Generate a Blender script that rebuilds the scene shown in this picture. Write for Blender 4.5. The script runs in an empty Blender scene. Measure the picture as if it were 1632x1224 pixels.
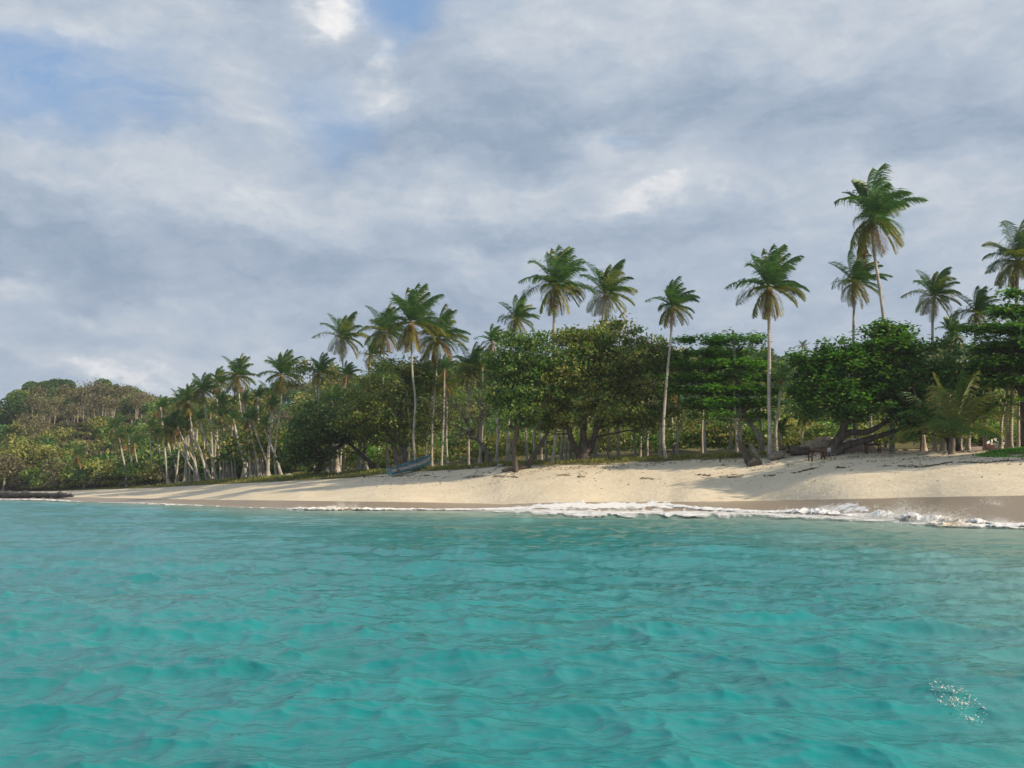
import bpy, math, random
import numpy as np
from mathutils import Vector, Matrix

# ------------------------------------------------------------------ camera, sky, sun, exposure
F = 1636.0            # focal length in pixels of a 1632 pixel wide frame
EYE = 1.5             # eye height above the water
PITCH = math.atan(170.0 / F)
CP, SP = math.cos(PITCH), math.sin(PITCH)
scene = bpy.context.scene
COL = scene.collection
cam_data = bpy.data.cameras.new('camera')
cam = bpy.data.objects.new('camera', cam_data)
COL.objects.link(cam)
cam.location = (0, 0, EYE)
cam.rotation_euler = (math.pi / 2 + PITCH, 0, 0)
cam_data.sensor_width = 36.0
cam_data.lens = 36.0 * F / 1632.0
cam_data.clip_end = 12000
scene.camera = cam

scene.view_settings.view_transform = 'Standard'
scene.view_settings.look = 'None'
scene.view_settings.gamma = 1
scene.view_settings.use_curve_mapping = False
scene.view_settings.exposure = 0.1
try:
    scene.cycles.max_bounces = 5
    scene.cycles.diffuse_bounces = 2
    scene.cycles.glossy_bounces = 3
    scene.cycles.transmission_bounces = 2
    scene.cycles.transparent_max_bounces = 12
    scene.cycles.use_denoising = True
except Exception:
    pass

SUN_EL = math.radians(30)
SUN_DIR = Vector((1.0, -0.45, 0)).normalized() * math.cos(SUN_EL) + Vector((0, 0, math.sin(SUN_EL)))
sun_data = bpy.data.lights.new('sun', 'SUN')
sun_data.energy = 4.9
sun_data.angle = math.radians(0.6)
sun_data.color = (1.0, 0.84, 0.62)
sun = bpy.data.objects.new('sun', sun_data)
COL.objects.link(sun)
sun.location = (200, -50, 120)
sun.rotation_euler = SUN_DIR.to_track_quat('Z', 'Y').to_euler()


def ray(px, py):
    dx = (px - 816.0) / F
    dy = (612.0 - py) / F
    return np.array([dx, CP - dy * SP, SP + dy * CP])


def at(px, py, Y):
    d = ray(px, py)
    t = Y / d[1]
    return np.array([d[0] * t, Y, EYE + d[2] * t])


class NT:
    """small helper that writes node graphs"""
    def __init__(self, tree):
        self.t = tree
        self.n = tree.nodes
        self.l = tree.links

    def put(self, sock, v):
        if isinstance(v, bpy.types.NodeSocket):
            self.l.new(v, sock)
        elif v is not None:
            if sock.type == 'RGBA' and len(v) == 3:
                v = (*v, 1)
            sock.default_value = v

    def math(self, op, a, b=0.0, c=None, clamp=False):
        n = self.n.new('ShaderNodeMath'); n.operation = op; n.use_clamp = clamp
        self.put(n.inputs[0], a); self.put(n.inputs[1], b)
        if c is not None:
            self.put(n.inputs[2], c)
        return n.outputs[0]

    def vmath(self, op, a, b=None, out=0):
        n = self.n.new('ShaderNodeVectorMath'); n.operation = op
        self.put(n.inputs[0], a)
        if b is not None:
            self.put(n.inputs[1], b)
        return n.outputs[out]

    def scale(self, v, s):
        n = self.n.new('ShaderNodeVectorMath'); n.operation = 'SCALE'
        self.put(n.inputs[0], v); self.put(n.inputs['Scale'], s)
        return n.outputs[0]

    def noise(self, vec, scale, detail=4, rough=0.55, dist=0.0, col=False):
        n = self.n.new('ShaderNodeTexNoise')
        self.put(n.inputs['Vector'], vec)
        n.inputs['Scale'].default_value = scale
        n.inputs['Detail'].default_value = detail
        n.inputs['Roughness'].default_value = rough
        n.inputs['Distortion'].default_value = dist
        return n.outputs['Color' if col else 'Fac']

    def mrange(self, v, a, b, c=0.0, d=1.0, smooth=True):
        n = self.n.new('ShaderNodeMapRange')
        n.interpolation_type = 'SMOOTHSTEP' if smooth else 'LINEAR'
        self.put(n.inputs[0], v)
        for i, x in enumerate((a, b, c, d)):
            n.inputs[i + 1].default_value = x
        return n.outputs[0]

    def mix(self, f, a, b):
        n = self.n.new('ShaderNodeMix'); n.data_type = 'RGBA'
        self.put(n.inputs[0], f); self.put(n.inputs[6], a); self.put(n.inputs[7], b)
        return n.outputs[2]

    def ramp(self, f, stops):
        n = self.n.new('ShaderNodeValToRGB')
        self.put(n.inputs[0], f)
        e = n.color_ramp.elements
        while len(e) < len(stops):
            e.new(0.5)
        for i, (p, c) in enumerate(stops):
            e[i].position = p; e[i].color = (*c, 1)
        return n.outputs[0]

    def attr(self, name, out='Fac'):
        n = self.n.new('ShaderNodeAttribute'); n.attribute_name = name
        return n.outputs[out]

    def bump(self, h, strength, dist=0.1, nrm=None):
        n = self.n.new('ShaderNodeBump')
        n.inputs['Strength'].default_value = strength
        n.inputs['Distance'].default_value = dist
        self.put(n.inputs['Height'], h)
        if nrm is not None:
            self.put(n.inputs['Normal'], nrm)
        return n.outputs[0]


def build_world():
    w = bpy.data.worlds.new('World')
    scene.world = w
    w.use_nodes = True
    g = NT(w.node_tree)
    g.n.clear()
    out = g.n.new('ShaderNodeOutputWorld')
    bg = g.n.new('ShaderNodeBackground')
    STR = 0.1
    bg.inputs['Strength'].default_value = STR
    g.l.new(bg.outputs[0], out.inputs[0])
    sky = g.n.new('ShaderNodeTexSky')
    sky.sky_type = 'NISHITA'
    sky.sun_disc = False
    sky.sun_elevation = SUN_EL
    sky.sun_rotation = math.atan2(SUN_DIR.x, SUN_DIR.y)
    sky.altitude = 0
    tc = g.n.new('ShaderNodeTexCoord')
    d = tc.outputs['Generated']
    # warped direction gives ragged cloud edges
    wn = g.noise(g.vmath('MULTIPLY', d, (1, 1, 1.7)), 4.5, 6, 0.6, col=True)
    wv = g.scale(g.vmath('SUBTRACT', wn, (0.5, 0.5, 0.5)), 0.16)
    dw = g.vmath('ADD', d, wv)
    dl = g.vmath('MULTIPLY', dw, (1, 1, 2.3))
    n_big = g.noise(dl, 2.6, 3, 0.5)
    n_mid = g.noise(dl, 7.5, 9, 0.58)
    n_fine = g.noise(g.vmath('MULTIPLY', d, (1, 1, 2.6)), 21.0, 7, 0.6, 0.5)
    b = g.math('ADD', g.math('MULTIPLY', g.math('SUBTRACT', n_big, 0.5), 0.8),
               g.math('MULTIPLY', g.math('SUBTRACT', n_mid, 0.5), 0.72))
    b = g.math('ADD', b, g.math('MULTIPLY', g.math('SUBTRACT', n_fine, 0.5), 0.42))
    n_x = g.noise(g.vmath('MULTIPLY', dw, (1, 1, 2.2)), 46.0, 5, 0.6)
    b = g.math('ADD', b, g.math('MULTIPLY', g.math('SUBTRACT', n_x, 0.5), 0.2))
    b = g.math('ADD', b, 0.495)

    def blob(px, py, rx, ry, amp, acc, hard=0.0):
        c = ray(px, py); c = c / np.linalg.norm(c)
        v = g.vmath('SUBTRACT', dw, tuple(c))
        v = g.vmath('MULTIPLY', v, (F / rx, F / rx, F / ry))
        ln = g.vmath('LENGTH', v, out='Value')
        return g.math('ADD', acc, g.mrange(ln, hard, 1.7, amp, 0.0))
    for px, py, rx, ry, amp in (
            (535, 22, 62, 40, .2), (610, 100, 55, 40, .2), (640, 145, 80, 40, .12), (1115, 318, 110, 30, .2),
            (1000, 225, 70, 45, .24), (890, 300, 90, 40, .16), (720, 425, 80, 26, .22), (175, 585, 130, 14, .26),
            (260, 300, 220, 40, .14), (1280, 385, 80, 34, .18), (60, 15, 110, 28, .2), (1330, 40, 260, 50, .12),
            (30, 465, 50, 16, .2), (200, 500, 60, 18, .14), (460, 210, 90, 50, .12), (440, 345, 140, 36, .14),
            (1500, 320, 180, 50, .14), (1600, 420, 120, 60, .12), (820, 60, 120, 40, .1), (20, 230, 70, 40, .16),
            (340, 130, 160, 60, .1), (900, 430, 100, 40, .06), (1080, 20, 160, 40, .14),
            (860, 225, 190, 60, -.30), (1110, 150, 260, 55, -.20), (640, 245, 120, 45, -.2), (330, 415, 380, 40, -.11),
            (560, 500, 260, 34, -.18), (1080, 385, 300, 22, -.16), (1570, 225, 130, 55, -.2), (150, 455, 200, 26, -.07),
            (1200, 210, 160, 30, -.14), (120, 330, 140, 20, -.1), (700, 375, 200, 20, -.12), (1450, 150, 150, 40, -.08),
            (1150, 470, 300, 40, -.06), (1380, 520, 240, 40, -.06), (220, 535, 320, 22, -.13), (60, 400, 160, 24, -.05), (480, 440, 200, 40, -.1), (1250, 260, 80, 24, -.1)):
        b = blob(px, py, rx, ry, amp * 0.95, b)
    for px, py, rx, ry, amp in ((530, 22, 44, 26, .5), (606, 98, 36, 24, .55), (640, 140, 40, 22, .3), (722, 412, 34, 12, .16), (1060, 316, 46, 16, .14),
                                (985, 235, 26, 16, .22), (1040, 214, 14, 7, .2), (900, 300, 26, 12, .14), (180, 585, 60, 7, .14), (20, 462, 30, 10, .14), (1250, 382, 40, 20, .1)):
        b = blob(px, py, rx, ry, amp * 0.62, b, 0.7)
    # gaps where the blue shows
    gap = 0.0
    for px, py, rx, ry, amp in ((40, 85, 170, 50, .68), (622, 18, 48, 80, 1.3), (540, 185, 70, 60, .6), (180, 190, 110, 50, .6),
                                (20, 120, 90, 40, .3), (1030, 213, 30, 12, .3), (700, 5, 60, 20, .4)):
        gap = blob(px, py, rx, ry, amp, gap, 0.25)
    gap = g.math('MULTIPLY', gap, g.mrange(n_mid, 0.25, 0.6, 1.25, 0.55))
    # scattered gaps elsewhere so that the deck is alike all round
    gap = g.math('ADD', gap, g.mrange(n_big, 0.66, 0.82, 0.0, 0.5), clamp=True)
    cl = g.ramp(b, [(0.0, (0.25, 0.318, 0.425)), (0.25, (0.31, 0.388, 0.50)), (0.5, (0.42, 0.492, 0.59)),
                    (0.74, (0.56, 0.605, 0.665)), (1.0, (0.86, 0.85, 0.85))])
    cl = g.scale(cl, 1.0 / STR)
    blue = g.mix(0.62, sky.outputs[0], tuple(x / STR for x in (0.215, 0.42, 0.76)))
    col = g.mix(gap, cl, blue)
    # the lowest band of cloud fades towards the bluish air over the land
    sep = g.n.new('ShaderNodeSeparateXYZ'); g.l.new(d, sep.inputs[0])
    low = g.mrange(sep.outputs[2], 0.0, 0.16, 0.55, 0.0)
    col = g.mix(low, col, tuple(x / STR for x in (0.31, 0.405, 0.53)))
    g.put(bg.inputs[0], col)


build_world()

# ------------------------------------------------------------------ helpers
RNG = np.random.default_rng(7)
random.seed(7)


def _hash(ix, iy, s):
    h = (ix.astype(np.int64) * 374761393 + iy.astype(np.int64) * 668265263 + s * 1274126177) & 0xffffffff
    h = ((h ^ (h >> 13)) * 1274126177) & 0xffffffff
    return ((h ^ (h >> 16)) & 0xffff) / 65535.0


def vnoise(x, y, s=0):
    x = np.asarray(x, float); y = np.asarray(y, float)
    ix = np.floor(x); iy = np.floor(y)
    fx = x - ix; fy = y - iy
    fx = fx * fx * (3 - 2 * fx); fy = fy * fy * (3 - 2 * fy)
    a = _hash(ix, iy, s); b = _hash(ix + 1, iy, s); c = _hash(ix, iy + 1, s); d = _hash(ix + 1, iy + 1, s)
    return (a * (1 - fx) + b * fx) * (1 - fy) + (c * (1 - fx) + d * fx) * fy - 0.5


def fbm(x, y, s=0, o=4):
    r = 0; a = 1.0
    for i in range(o):
        r = r + a * vnoise(x * 2 ** i, y * 2 ** i, s + i * 17); a *= 0.5
    return r


def sstep(t):
    t = np.clip(t, 0, 1)
    return t * t * (3 - 2 * t)


def mesh_np(name, V, Fc, mat=None, parent=None, tint=None, attrs=None, smooth=False, link=True):
    V = np.asarray(V, np.float32); Fc = np.asarray(Fc, np.int32)
    me = bpy.data.meshes.new(name)
    k = Fc.shape[1]
    me.vertices.add(len(V)); me.vertices.foreach_set('co', V.ravel())
    me.loops.add(Fc.size); me.loops.foreach_set('vertex_index', Fc.ravel())
    me.polygons.add(len(Fc))
    me.polygons.foreach_set('loop_start', np.arange(len(Fc), dtype=np.int32) * k)
    me.polygons.foreach_set('loop_total', np.full(len(Fc), k, np.int32))
    if smooth:
        me.polygons.foreach_set('use_smooth', np.ones(len(Fc), bool))
    if tint is not None:
        a = me.color_attributes.new('tint', 'FLOAT_COLOR', 'POINT')
        c = np.ones((len(V), 4), np.float32); c[:, :3] = tint
        a.data.foreach_set('color', c.ravel())
    for an, av in (attrs or {}).items():
        a = me.attributes.new(an, 'FLOAT', 'POINT')
        a.data.foreach_set('value', np.asarray(av, np.float32).ravel())
    me.update(calc_edges=True)
    me.validate()
    if mat:
        me.materials.append(mat)
    if not link:
        return me
    o = bpy.data.objects.new(name, me)
    COL.objects.link(o)
    if parent is not None:
        o.parent = parent
    return o


def tag(o, label=None, cat=None, group=None, kind=None):
    if label: o['label'] = label
    if cat: o['category'] = cat
    if group: o['group'] = group
    if kind: o['kind'] = kind
    return o


def empty(name, loc, rz=0.0):
    o = bpy.data.objects.new(name, None)
    o.empty_display_size = 0.5
    COL.objects.link(o)
    o.location = tuple(loc); o.rotation_euler = (0, 0, rz)
    return o


class Geo:
    """collects triangles and quads (quads stored as 4-index rows, triangles repeat nothing)"""
    def __init__(self):
        self.v = []; self.f = []; self.n = 0; self.c = []

    def add(self, V, Fc, col=None):
        V = np.asarray(V, float); Fc = np.asarray(Fc, int)
        self.v.append(V); self.f.append(Fc + self.n); self.n += len(V)
        if col is not None:
            c = np.empty((len(V), 3)); c[:] = col
            self.c.append(c)

    def tube(self, P, R, n=8, col=None, cap=True, wob=0.0, seed=0):
        P = np.asarray(P, float); m = len(P); R = np.broadcast_to(np.asarray(R, float), (m,))
        T = np.gradient(P, axis=0); T /= np.linalg.norm(T, axis=1)[:, None] + 1e-9
        ref = np.array([0.0, 1.0, 0.0]) if abs(T[0][1]) < 0.9 else np.array([1.0, 0, 0])
        a = np.cross(T, ref); a /= np.linalg.norm(a, axis=1)[:, None] + 1e-9
        b = np.cross(T, a)
        th = np.arange(n) * 2 * math.pi / n
        rr = np.repeat(R[:, None], n, 1)
        if wob:
            rs = np.random.default_rng(seed + 5)
            rr = rr * (1 + wob * (rs.random((m, n)) - 0.5))
        V = P[:, None, :] + rr[..., None] * (np.cos(th)[None, :, None] * a[:, None, :] + np.sin(th)[None, :, None] * b[:, None, :])
        V = V.reshape(-1, 3)
        i = np.arange(m - 1)[:, None] * n; j = np.arange(n)[None, :]; j2 = (j + 1) % n
        Q = np.stack([i + j, i + j2, i + n + j2, i + n + j], -1).reshape(-1, 4)
        if cap:
            V = np.vstack([V, P[0], P[-1]])
            c0, c1 = m * n, m * n + 1
            jj = np.arange(0, n, 2)
            e0 = np.stack([np.full(len(jj), c0), (jj + 2) % n, (jj + 1) % n, jj], -1)
            e1 = np.stack([np.full(len(jj), c1), (m - 1) * n + jj, (m - 1) * n + (jj + 1) % n, (m - 1) * n + (jj + 2) % n], -1)
            if n % 2 == 0:
                Q = np.vstack([Q, e0, e1])
        self.add(V, Q, col)

    def box(self, lo, hi, M=None, col=None):
        (x0, y0, z0), (x1, y1, z1) = lo, hi
        V = np.array([[x0, y0, z0], [x1, y0, z0], [x1, y1, z0], [x0, y1, z0], [x0, y0, z1], [x1, y0, z1], [x1, y1, z1], [x0, y1, z1]], float)
        if M is not None:
            V = V @ np.array(M).T
        self.add(V, [[0, 3, 2, 1], [4, 5, 6, 7], [0, 1, 5, 4], [1, 2, 6, 5], [2, 3, 7, 6], [3, 0, 4, 7]], col)

    def build(self, name, mat, parent=None, smooth=False, **kw):
        V = np.vstack(self.v); Q = np.vstack(self.f)
        t = np.vstack(self.c) if self.c and sum(map(len, self.c)) == len(V) else None
        return mesh_np(name, V, Q, mat, parent, tint=t, smooth=smooth, **kw)


def spline(pts, n):
    """Catmull-Rom through points"""
    P = np.asarray(pts, float)
    if len(P) == 2:
        return P[0] + (P[1] - P[0]) * np.linspace(0, 1, n)[:, None]
    P = np.vstack([2 * P[0] - P[1], P, 2 * P[-1] - P[-2]])
    t = np.linspace(0, len(P) - 3 - 1e-6, n)
    i = t.astype(int); u = (t - i)[:, None]
    a, b, c, d = P[i], P[i + 1], P[i + 2], P[i + 3]
    return 0.5 * (2 * b + (c - a) * u + (2 * a - 5 * b + 4 * c - d) * u ** 2 + (3 * b - a - 3 * c + d) * u ** 3)


# ------------------------------------------------------------------ materials
def new_mat(name):
    m = bpy.data.materials.new(name)
    m.use_nodes = True
    g = NT(m.node_tree)
    p = g.n['Principled BSDF']
    tc = g.n.new('ShaderNodeTexCoord')
    return m, g, p, tc.outputs['Object']


def simple_mat(name, c1, c2, scale=6.0, rough=0.85, bump=0.3, bscale=25.0, dist=0.03, stretch=(1, 1, 1), spec=0.3):
    m, g, p, oc = new_mat(name)
    v = g.vmath('MULTIPLY', oc, stretch)
    f = g.mrange(g.noise(v, scale, 6, 0.6), 0.3, 0.7)
    g.put(p.inputs['Base Color'], g.mix(f, c1, c2))
    p.inputs['Roughness'].default_value = rough
    p.inputs['Specular IOR Level'].default_value = spec
    if bump:
        g.put(p.inputs['Normal'], g.bump(g.noise(v, bscale, 5, 0.6), bump, dist))
    return m


def leaf_mat(name, trans=0.3, rough=0.5, spec=0.35):
    m, g, p, oc = new_mat(name)
    t = g.attr('tint', 'Color')
    n = g.noise(oc, 0.9, 3)
    h = g.n.new('ShaderNodeHueSaturation')
    g.put(h.inputs['Value'], g.mrange(n, 0.25, 0.75, 0.72, 1.3))
    g.put(h.inputs['Color'], t)
    c = h.outputs[0]
    g.put(p.inputs['Base Color'], c)
    p.inputs['Roughness'].default_value = rough
    p.inputs['Specular IOR Level'].default_value = spec
    tr = g.n.new('ShaderNodeBsdfTranslucent')
    h2 = g.n.new('ShaderNodeHueSaturation')
    h2.inputs['Value'].default_value = 1.5; h2.inputs['Saturation'].default_value = 1.1
    g.put(h2.inputs['Color'], c)
    g.put(tr.inputs[0], h2.outputs[0])
    mx = g.n.new('ShaderNodeMixShader')
    mx.inputs[0].default_value = trans
    g.l.new(p.outputs[0], mx.inputs[1]); g.l.new(tr.outputs[0], mx.inputs[2])
    g.l.new(mx.outputs[0], g.n['Material Output'].inputs[0])
    return m


M = {}
M['leaf'] = leaf_mat('broad_leaves', 0.40, 0.42, 0.45)
M['frond'] = leaf_mat('palm_leaflets', 0.25, 0.45, 0.4)
M['far_leaf'] = leaf_mat('far_leaves', 0.2, 0.7, 0.2)
M['grass'] = leaf_mat('grass_blades', 0.25, 0.6, 0.2)


def palm_bark():
    m, g, p, oc = new_mat('palm_bark')
    w = g.n.new('ShaderNodeTexWave'); w.wave_type = 'BANDS'; w.bands_direction = 'Z'
    w.inputs['Scale'].default_value = 1.6; w.inputs['Distortion'].default_value = 2.5
    w.inputs['Detail'].default_value = 2.0; w.inputs['Detail Scale'].default_value = 1.5
    g.put(w.inputs['Vector'], oc)
    n = g.noise(g.vmath('MULTIPLY', oc, (1, 1, 0.5)), 2.2, 6, 0.65)
    c = g.mix(g.mrange(n, 0.3, 0.72), (0.30, 0.26, 0.215), (0.60, 0.56, 0.49))
    c = g.mix(g.mrange(w.outputs['Fac'], 0.0, 0.35, 0.55, 0.0), c, (0.13, 0.105, 0.085))
    g.put(p.inputs['Base Color'], c)
    p.inputs['Roughness'].default_value = 0.9
    p.inputs['Specular IOR Level'].default_value = 0.15
    g.put(p.inputs['Normal'], g.bump(w.outputs['Fac'], 0.5, 0.03))
    return m


M['palm_bark'] = palm_bark()
M['bark_dark'] = simple_mat('dark_bark', (0.055, 0.045, 0.037), (0.13, 0.108, 0.088), 3.0, 0.9, 0.8, 9.0, 0.06, (1, 1, 0.4))
M['bark_grey'] = simple_mat('grey_bark', (0.16, 0.14, 0.115), (0.36, 0.32, 0.27), 2.5, 0.9, 0.5, 9.0, 0.04, (1, 1, 0.5))
M['bark_mid'] = simple_mat('weathered_bark', (0.09, 0.075, 0.06), (0.22, 0.19, 0.155), 2.5, 0.9, 0.5, 9.0, 0.04, (1, 1, 0.5))
M['driftwood'] = simple_mat('driftwood', (0.14, 0.115, 0.09), (0.33, 0.28, 0.22), 4.0, 0.9, 0.7, 14.0, 0.04)
M['coconut'] = simple_mat('coconut_husk', (0.25, 0.13, 0.03), (0.38, 0.24, 0.05), 3.0, 0.5, 0.1)
M['rock'] = simple_mat('dark_rock', (0.05, 0.045, 0.04), (0.14, 0.125, 0.11), 1.2, 0.85, 0.8, 3.0, 0.2)
M['paint_blue'] = simple_mat('weathered_blue_paint', (0.06, 0.19, 0.29), (0.12, 0.33, 0.38), 3.0, 0.55, 0.2, 20, 0.01, (1, 1, 1), 0.4)
M['paint_blue_dark'] = simple_mat('worn_blue_trim', (0.03, 0.11, 0.22), (0.09, 0.33, 0.36), 2.2, 0.55, 0.2, 20, 0.01)
M['paint_white'] = simple_mat('chipped_white_paint', (0.38, 0.33, 0.33), (0.66, 0.64, 0.62), 4.5, 0.6, 0.2, 20, 0.01)
M['boat_inner'] = simple_mat('boat_inside', (0.10, 0.14, 0.15), (0.22, 0.22, 0.20), 4.0, 0.8, 0.2)
M['paint_pink'] = simple_mat('faded_pink_hull', (0.32, 0.17, 0.18), (0.44, 0.27, 0.28), 3.0, 0.6, 0.1)
M['paint_offwhite'] = simple_mat('offwhite_boat', (0.62, 0.58, 0.56), (0.74, 0.71, 0.69), 3.0, 0.5, 0.1)
M['wood_table'] = simple_mat('red_brown_wood', (0.05, 0.022, 0.017), (0.12, 0.055, 0.04), 5.0, 0.75, 0.3)
M['plastic'] = simple_mat('grey_plastic', (0.15, 0.17, 0.18), (0.22, 0.24, 0.26), 5.0, 0.5, 0.0)
M['net'] = simple_mat('brown_net', (0.14, 0.10, 0.07), (0.33, 0.25, 0.17), 9.0, 0.95, 1.0, 30, 0.05)
M['soil'] = simple_mat('mottled_soil', (0.24, 0.18, 0.12), (0.52, 0.43, 0.31), 3.2, 0.95, 1.0, 7, 0.12)
M['gravel'] = simple_mat('pinkish_gravel', (0.26, 0.19, 0.165), (0.36, 0.28, 0.25), 7.0, 0.95, 0.6, 25, 0.05)
M['stone'] = simple_mat('stone', (0.2, 0.18, 0.15), (0.4, 0.36, 0.31), 3.0, 0.9, 0.5)
M['litter'] = simple_mat('dry_leaf_litter', (0.06, 0.04, 0.025), (0.16, 0.11, 0.06), 2.0, 0.9, 0.0)


def foam_mat(name, cover=0.5, edge=True, streak=(1, 1, 1), scale=5.0):
    m, g, p, oc = new_mat(name)
    p.inputs['Roughness'].default_value = 0.8
    p.inputs['Specular IOR Level'].default_value = 0.25
    v = g.vmath('MULTIPLY', oc, streak)
    n = g.noise(v, scale, 7, 0.68, 0.4)
    n2 = g.noise(v, scale * 0.22, 3, 0.5)
    dens = g.attr('dens')
    a = g.math('ADD', dens, g.math('MULTIPLY', g.math('SUBTRACT', n, 0.5), 2.2))
    a = g.math('ADD', a, g.math('MULTIPLY', g.math('SUBTRACT', n2, 0.5), 1.5))
    g.put(p.inputs['Alpha'], g.mrange(a, 1 - cover - 0.14, 1 - cover + 0.14))
    sand = g.attr('sandy')
    g.put(p.inputs['Base Color'], g.mix(sand, (0.80, 0.80, 0.80), (0.62, 0.50, 0.34)))
    g.put(p.inputs['Normal'], g.bump(n, 0.6, 0.1))
    return m


M['foam'] = foam_mat('sea_foam', 0.42, scale=6.0)
M['swash'] = foam_mat('thin_swash_foam', 0.38, streak=(0.5, 1.6, 1), scale=3.0)
M['spray'] = simple_mat('spray_drops', (0.82, 0.83, 0.83), (0.86, 0.86, 0.85), 1.0, 0.5, 0.0)
M['film'] = None

# ------------------------------------------------------------------ terrain
CA = np.array([-200, 0, 100, 200, 300, 400, 480, 600, 700, 800, 930, 1070, 1200, 1300, 1400, 1500, 1632, 1800], float)
CY0 = np.array([190, 175, 150, 128, 108, 91, 84, 81, 80, 79, 78, 76, 70, 64, 57, 50, 45, 41], float)
CY1 = np.array([215, 200, 172, 148, 124, 103, 94, 90, 89, 85, 84, 83, 78, 72, 65, 58, 53, 48], float)
CP1 = np.array([791, 791, 792, 794, 796, 797, 798, 799, 801, 803, 800, 800, 798, 796, 794, 791, 788, 786], float)
CYC = np.array([265, 250, 235, 205, 180, 155, 140, 125, 114, 105, 100, 98, 94, 92, 90, 88, 86, 84], float)
CPC = np.array([785, 784, 782, 777, 769, 762, 757, 751, 747, 740, 736, 730, 725, 722, 721, 719, 717, 716], float)
RA = np.array([-600, -200, 0, 60, 100, 170, 230, 265, 350, 480, 700, 900, 1100, 1200, 1280, 1340, 1460, 1632, 1800, 2300], float)
RP = np.array([700, 672, 642, 616, 610, 616, 622, 634, 632, 608, 578, 562, 554, 558, 570, 562, 550, 545, 545, 600], float)
RYR = np.array([380, 380, 385, 390, 395, 400, 400, 400, 410, 420, 430, 430, 430, 430, 430, 430, 430, 430, 430, 430], float)
UF = 1.005 * F


def col_a(X, Y):
    return 816 + UF * X / Y


def prof(a):
    # shoreline cusps
    cus = 1.6 * np.sin(a / 37.0) + 1.2 * np.sin(a / 61.0 + 1)
    y0 = np.interp(a, CA, CY0); y1 = np.interp(a, CA, CY1) + cus * 0.8
    yc = np.interp(a, CA, CYC)
    z1 = EYE - (np.interp(a, CA, CP1) - 782) / F * y1
    zc = EYE - (np.interp(a, CA, CPC) - 782) / F * yc
    return y0, y1, z1, yc, zc


def ground(X, Y):
    X = np.asarray(X, float); Y = np.asarray(Y, float)
    a = np.clip(col_a(X, Y), -900, 2600)
    y0, y1, z1, yc, zc = prof(a)
    z = np.where(Y < y0, np.maximum(-(y0 - Y) * 0.085, -4.5), 0)
    t = np.clip((Y - y0) / (y1 - y0), 0, 1)
    z = z + z1 * t
    t = np.clip((Y - y1) / (yc - y1), 0, 1)
    z = z + (zc - z1) * (t + 0.05 * np.sin(t * math.pi) * (1 - t))
    sl = np.maximum((782 - np.interp(a, CA, CPC)) / F * 1.04, 0.006)
    back = np.clip(Y - yc, 0, None)
    flat = zc + np.minimum(back, 60) * sl
    foot = yc + np.interp(a, [0, 250, 500, 900], [4, 25, 60, 70])
    yr = np.interp(a, RA, RYR)
    canopy = np.interp(a, [0, 300, 700], [7.5, 8, 9])
    zr = EYE - (np.interp(a, RA, RP) - 782) / F * yr - canopy
    s = np.clip((Y - foot) / (yr - foot), 0, 1)
    hill = flat + (zr - flat) * (0.35 * s + 0.65 * sstep(s))
    drop = np.clip((Y - yr) / 500, 0, 1)
    hill = hill * (1 - 0.75 * sstep(drop))
    z = np.where(Y > yc, hill, z)
    rough = np.clip((Y - y0) / 8, 0, 1) * np.where(Y > yc + 15, np.clip(0.3 + (Y - yc) / 80, 0, 2.2), 0.07)
    z = z + rough * fbm(X / 9.0, Y / 9.0, 3, 4) * 0.9
    # gentle mound with grass at the right
    d = np.sqrt(((X - 41.5) / 7.0) ** 2 + ((Y - 80.5) / 5.5) ** 2)
    z = z + 0.42 * sstep(1 - d)
    return z


def snap(px, Y, dz=0.0):
    """ground point under picture column px at depth Y"""
    X = (px - 816) / UF * Y
    return np.array([X, Y, float(ground(X, Y)) + dz])


def pyof(P):
    """row of the 1632x1224 frame in which a point is seen"""
    x, y, z = P[0], P[1], P[2] - EYE
    fw = y * CP + z * SP; up = -y * SP + z * CP
    return 612 - F * up / fw


def YC(px):
    return float(np.interp(px, CA, CYC))


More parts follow.
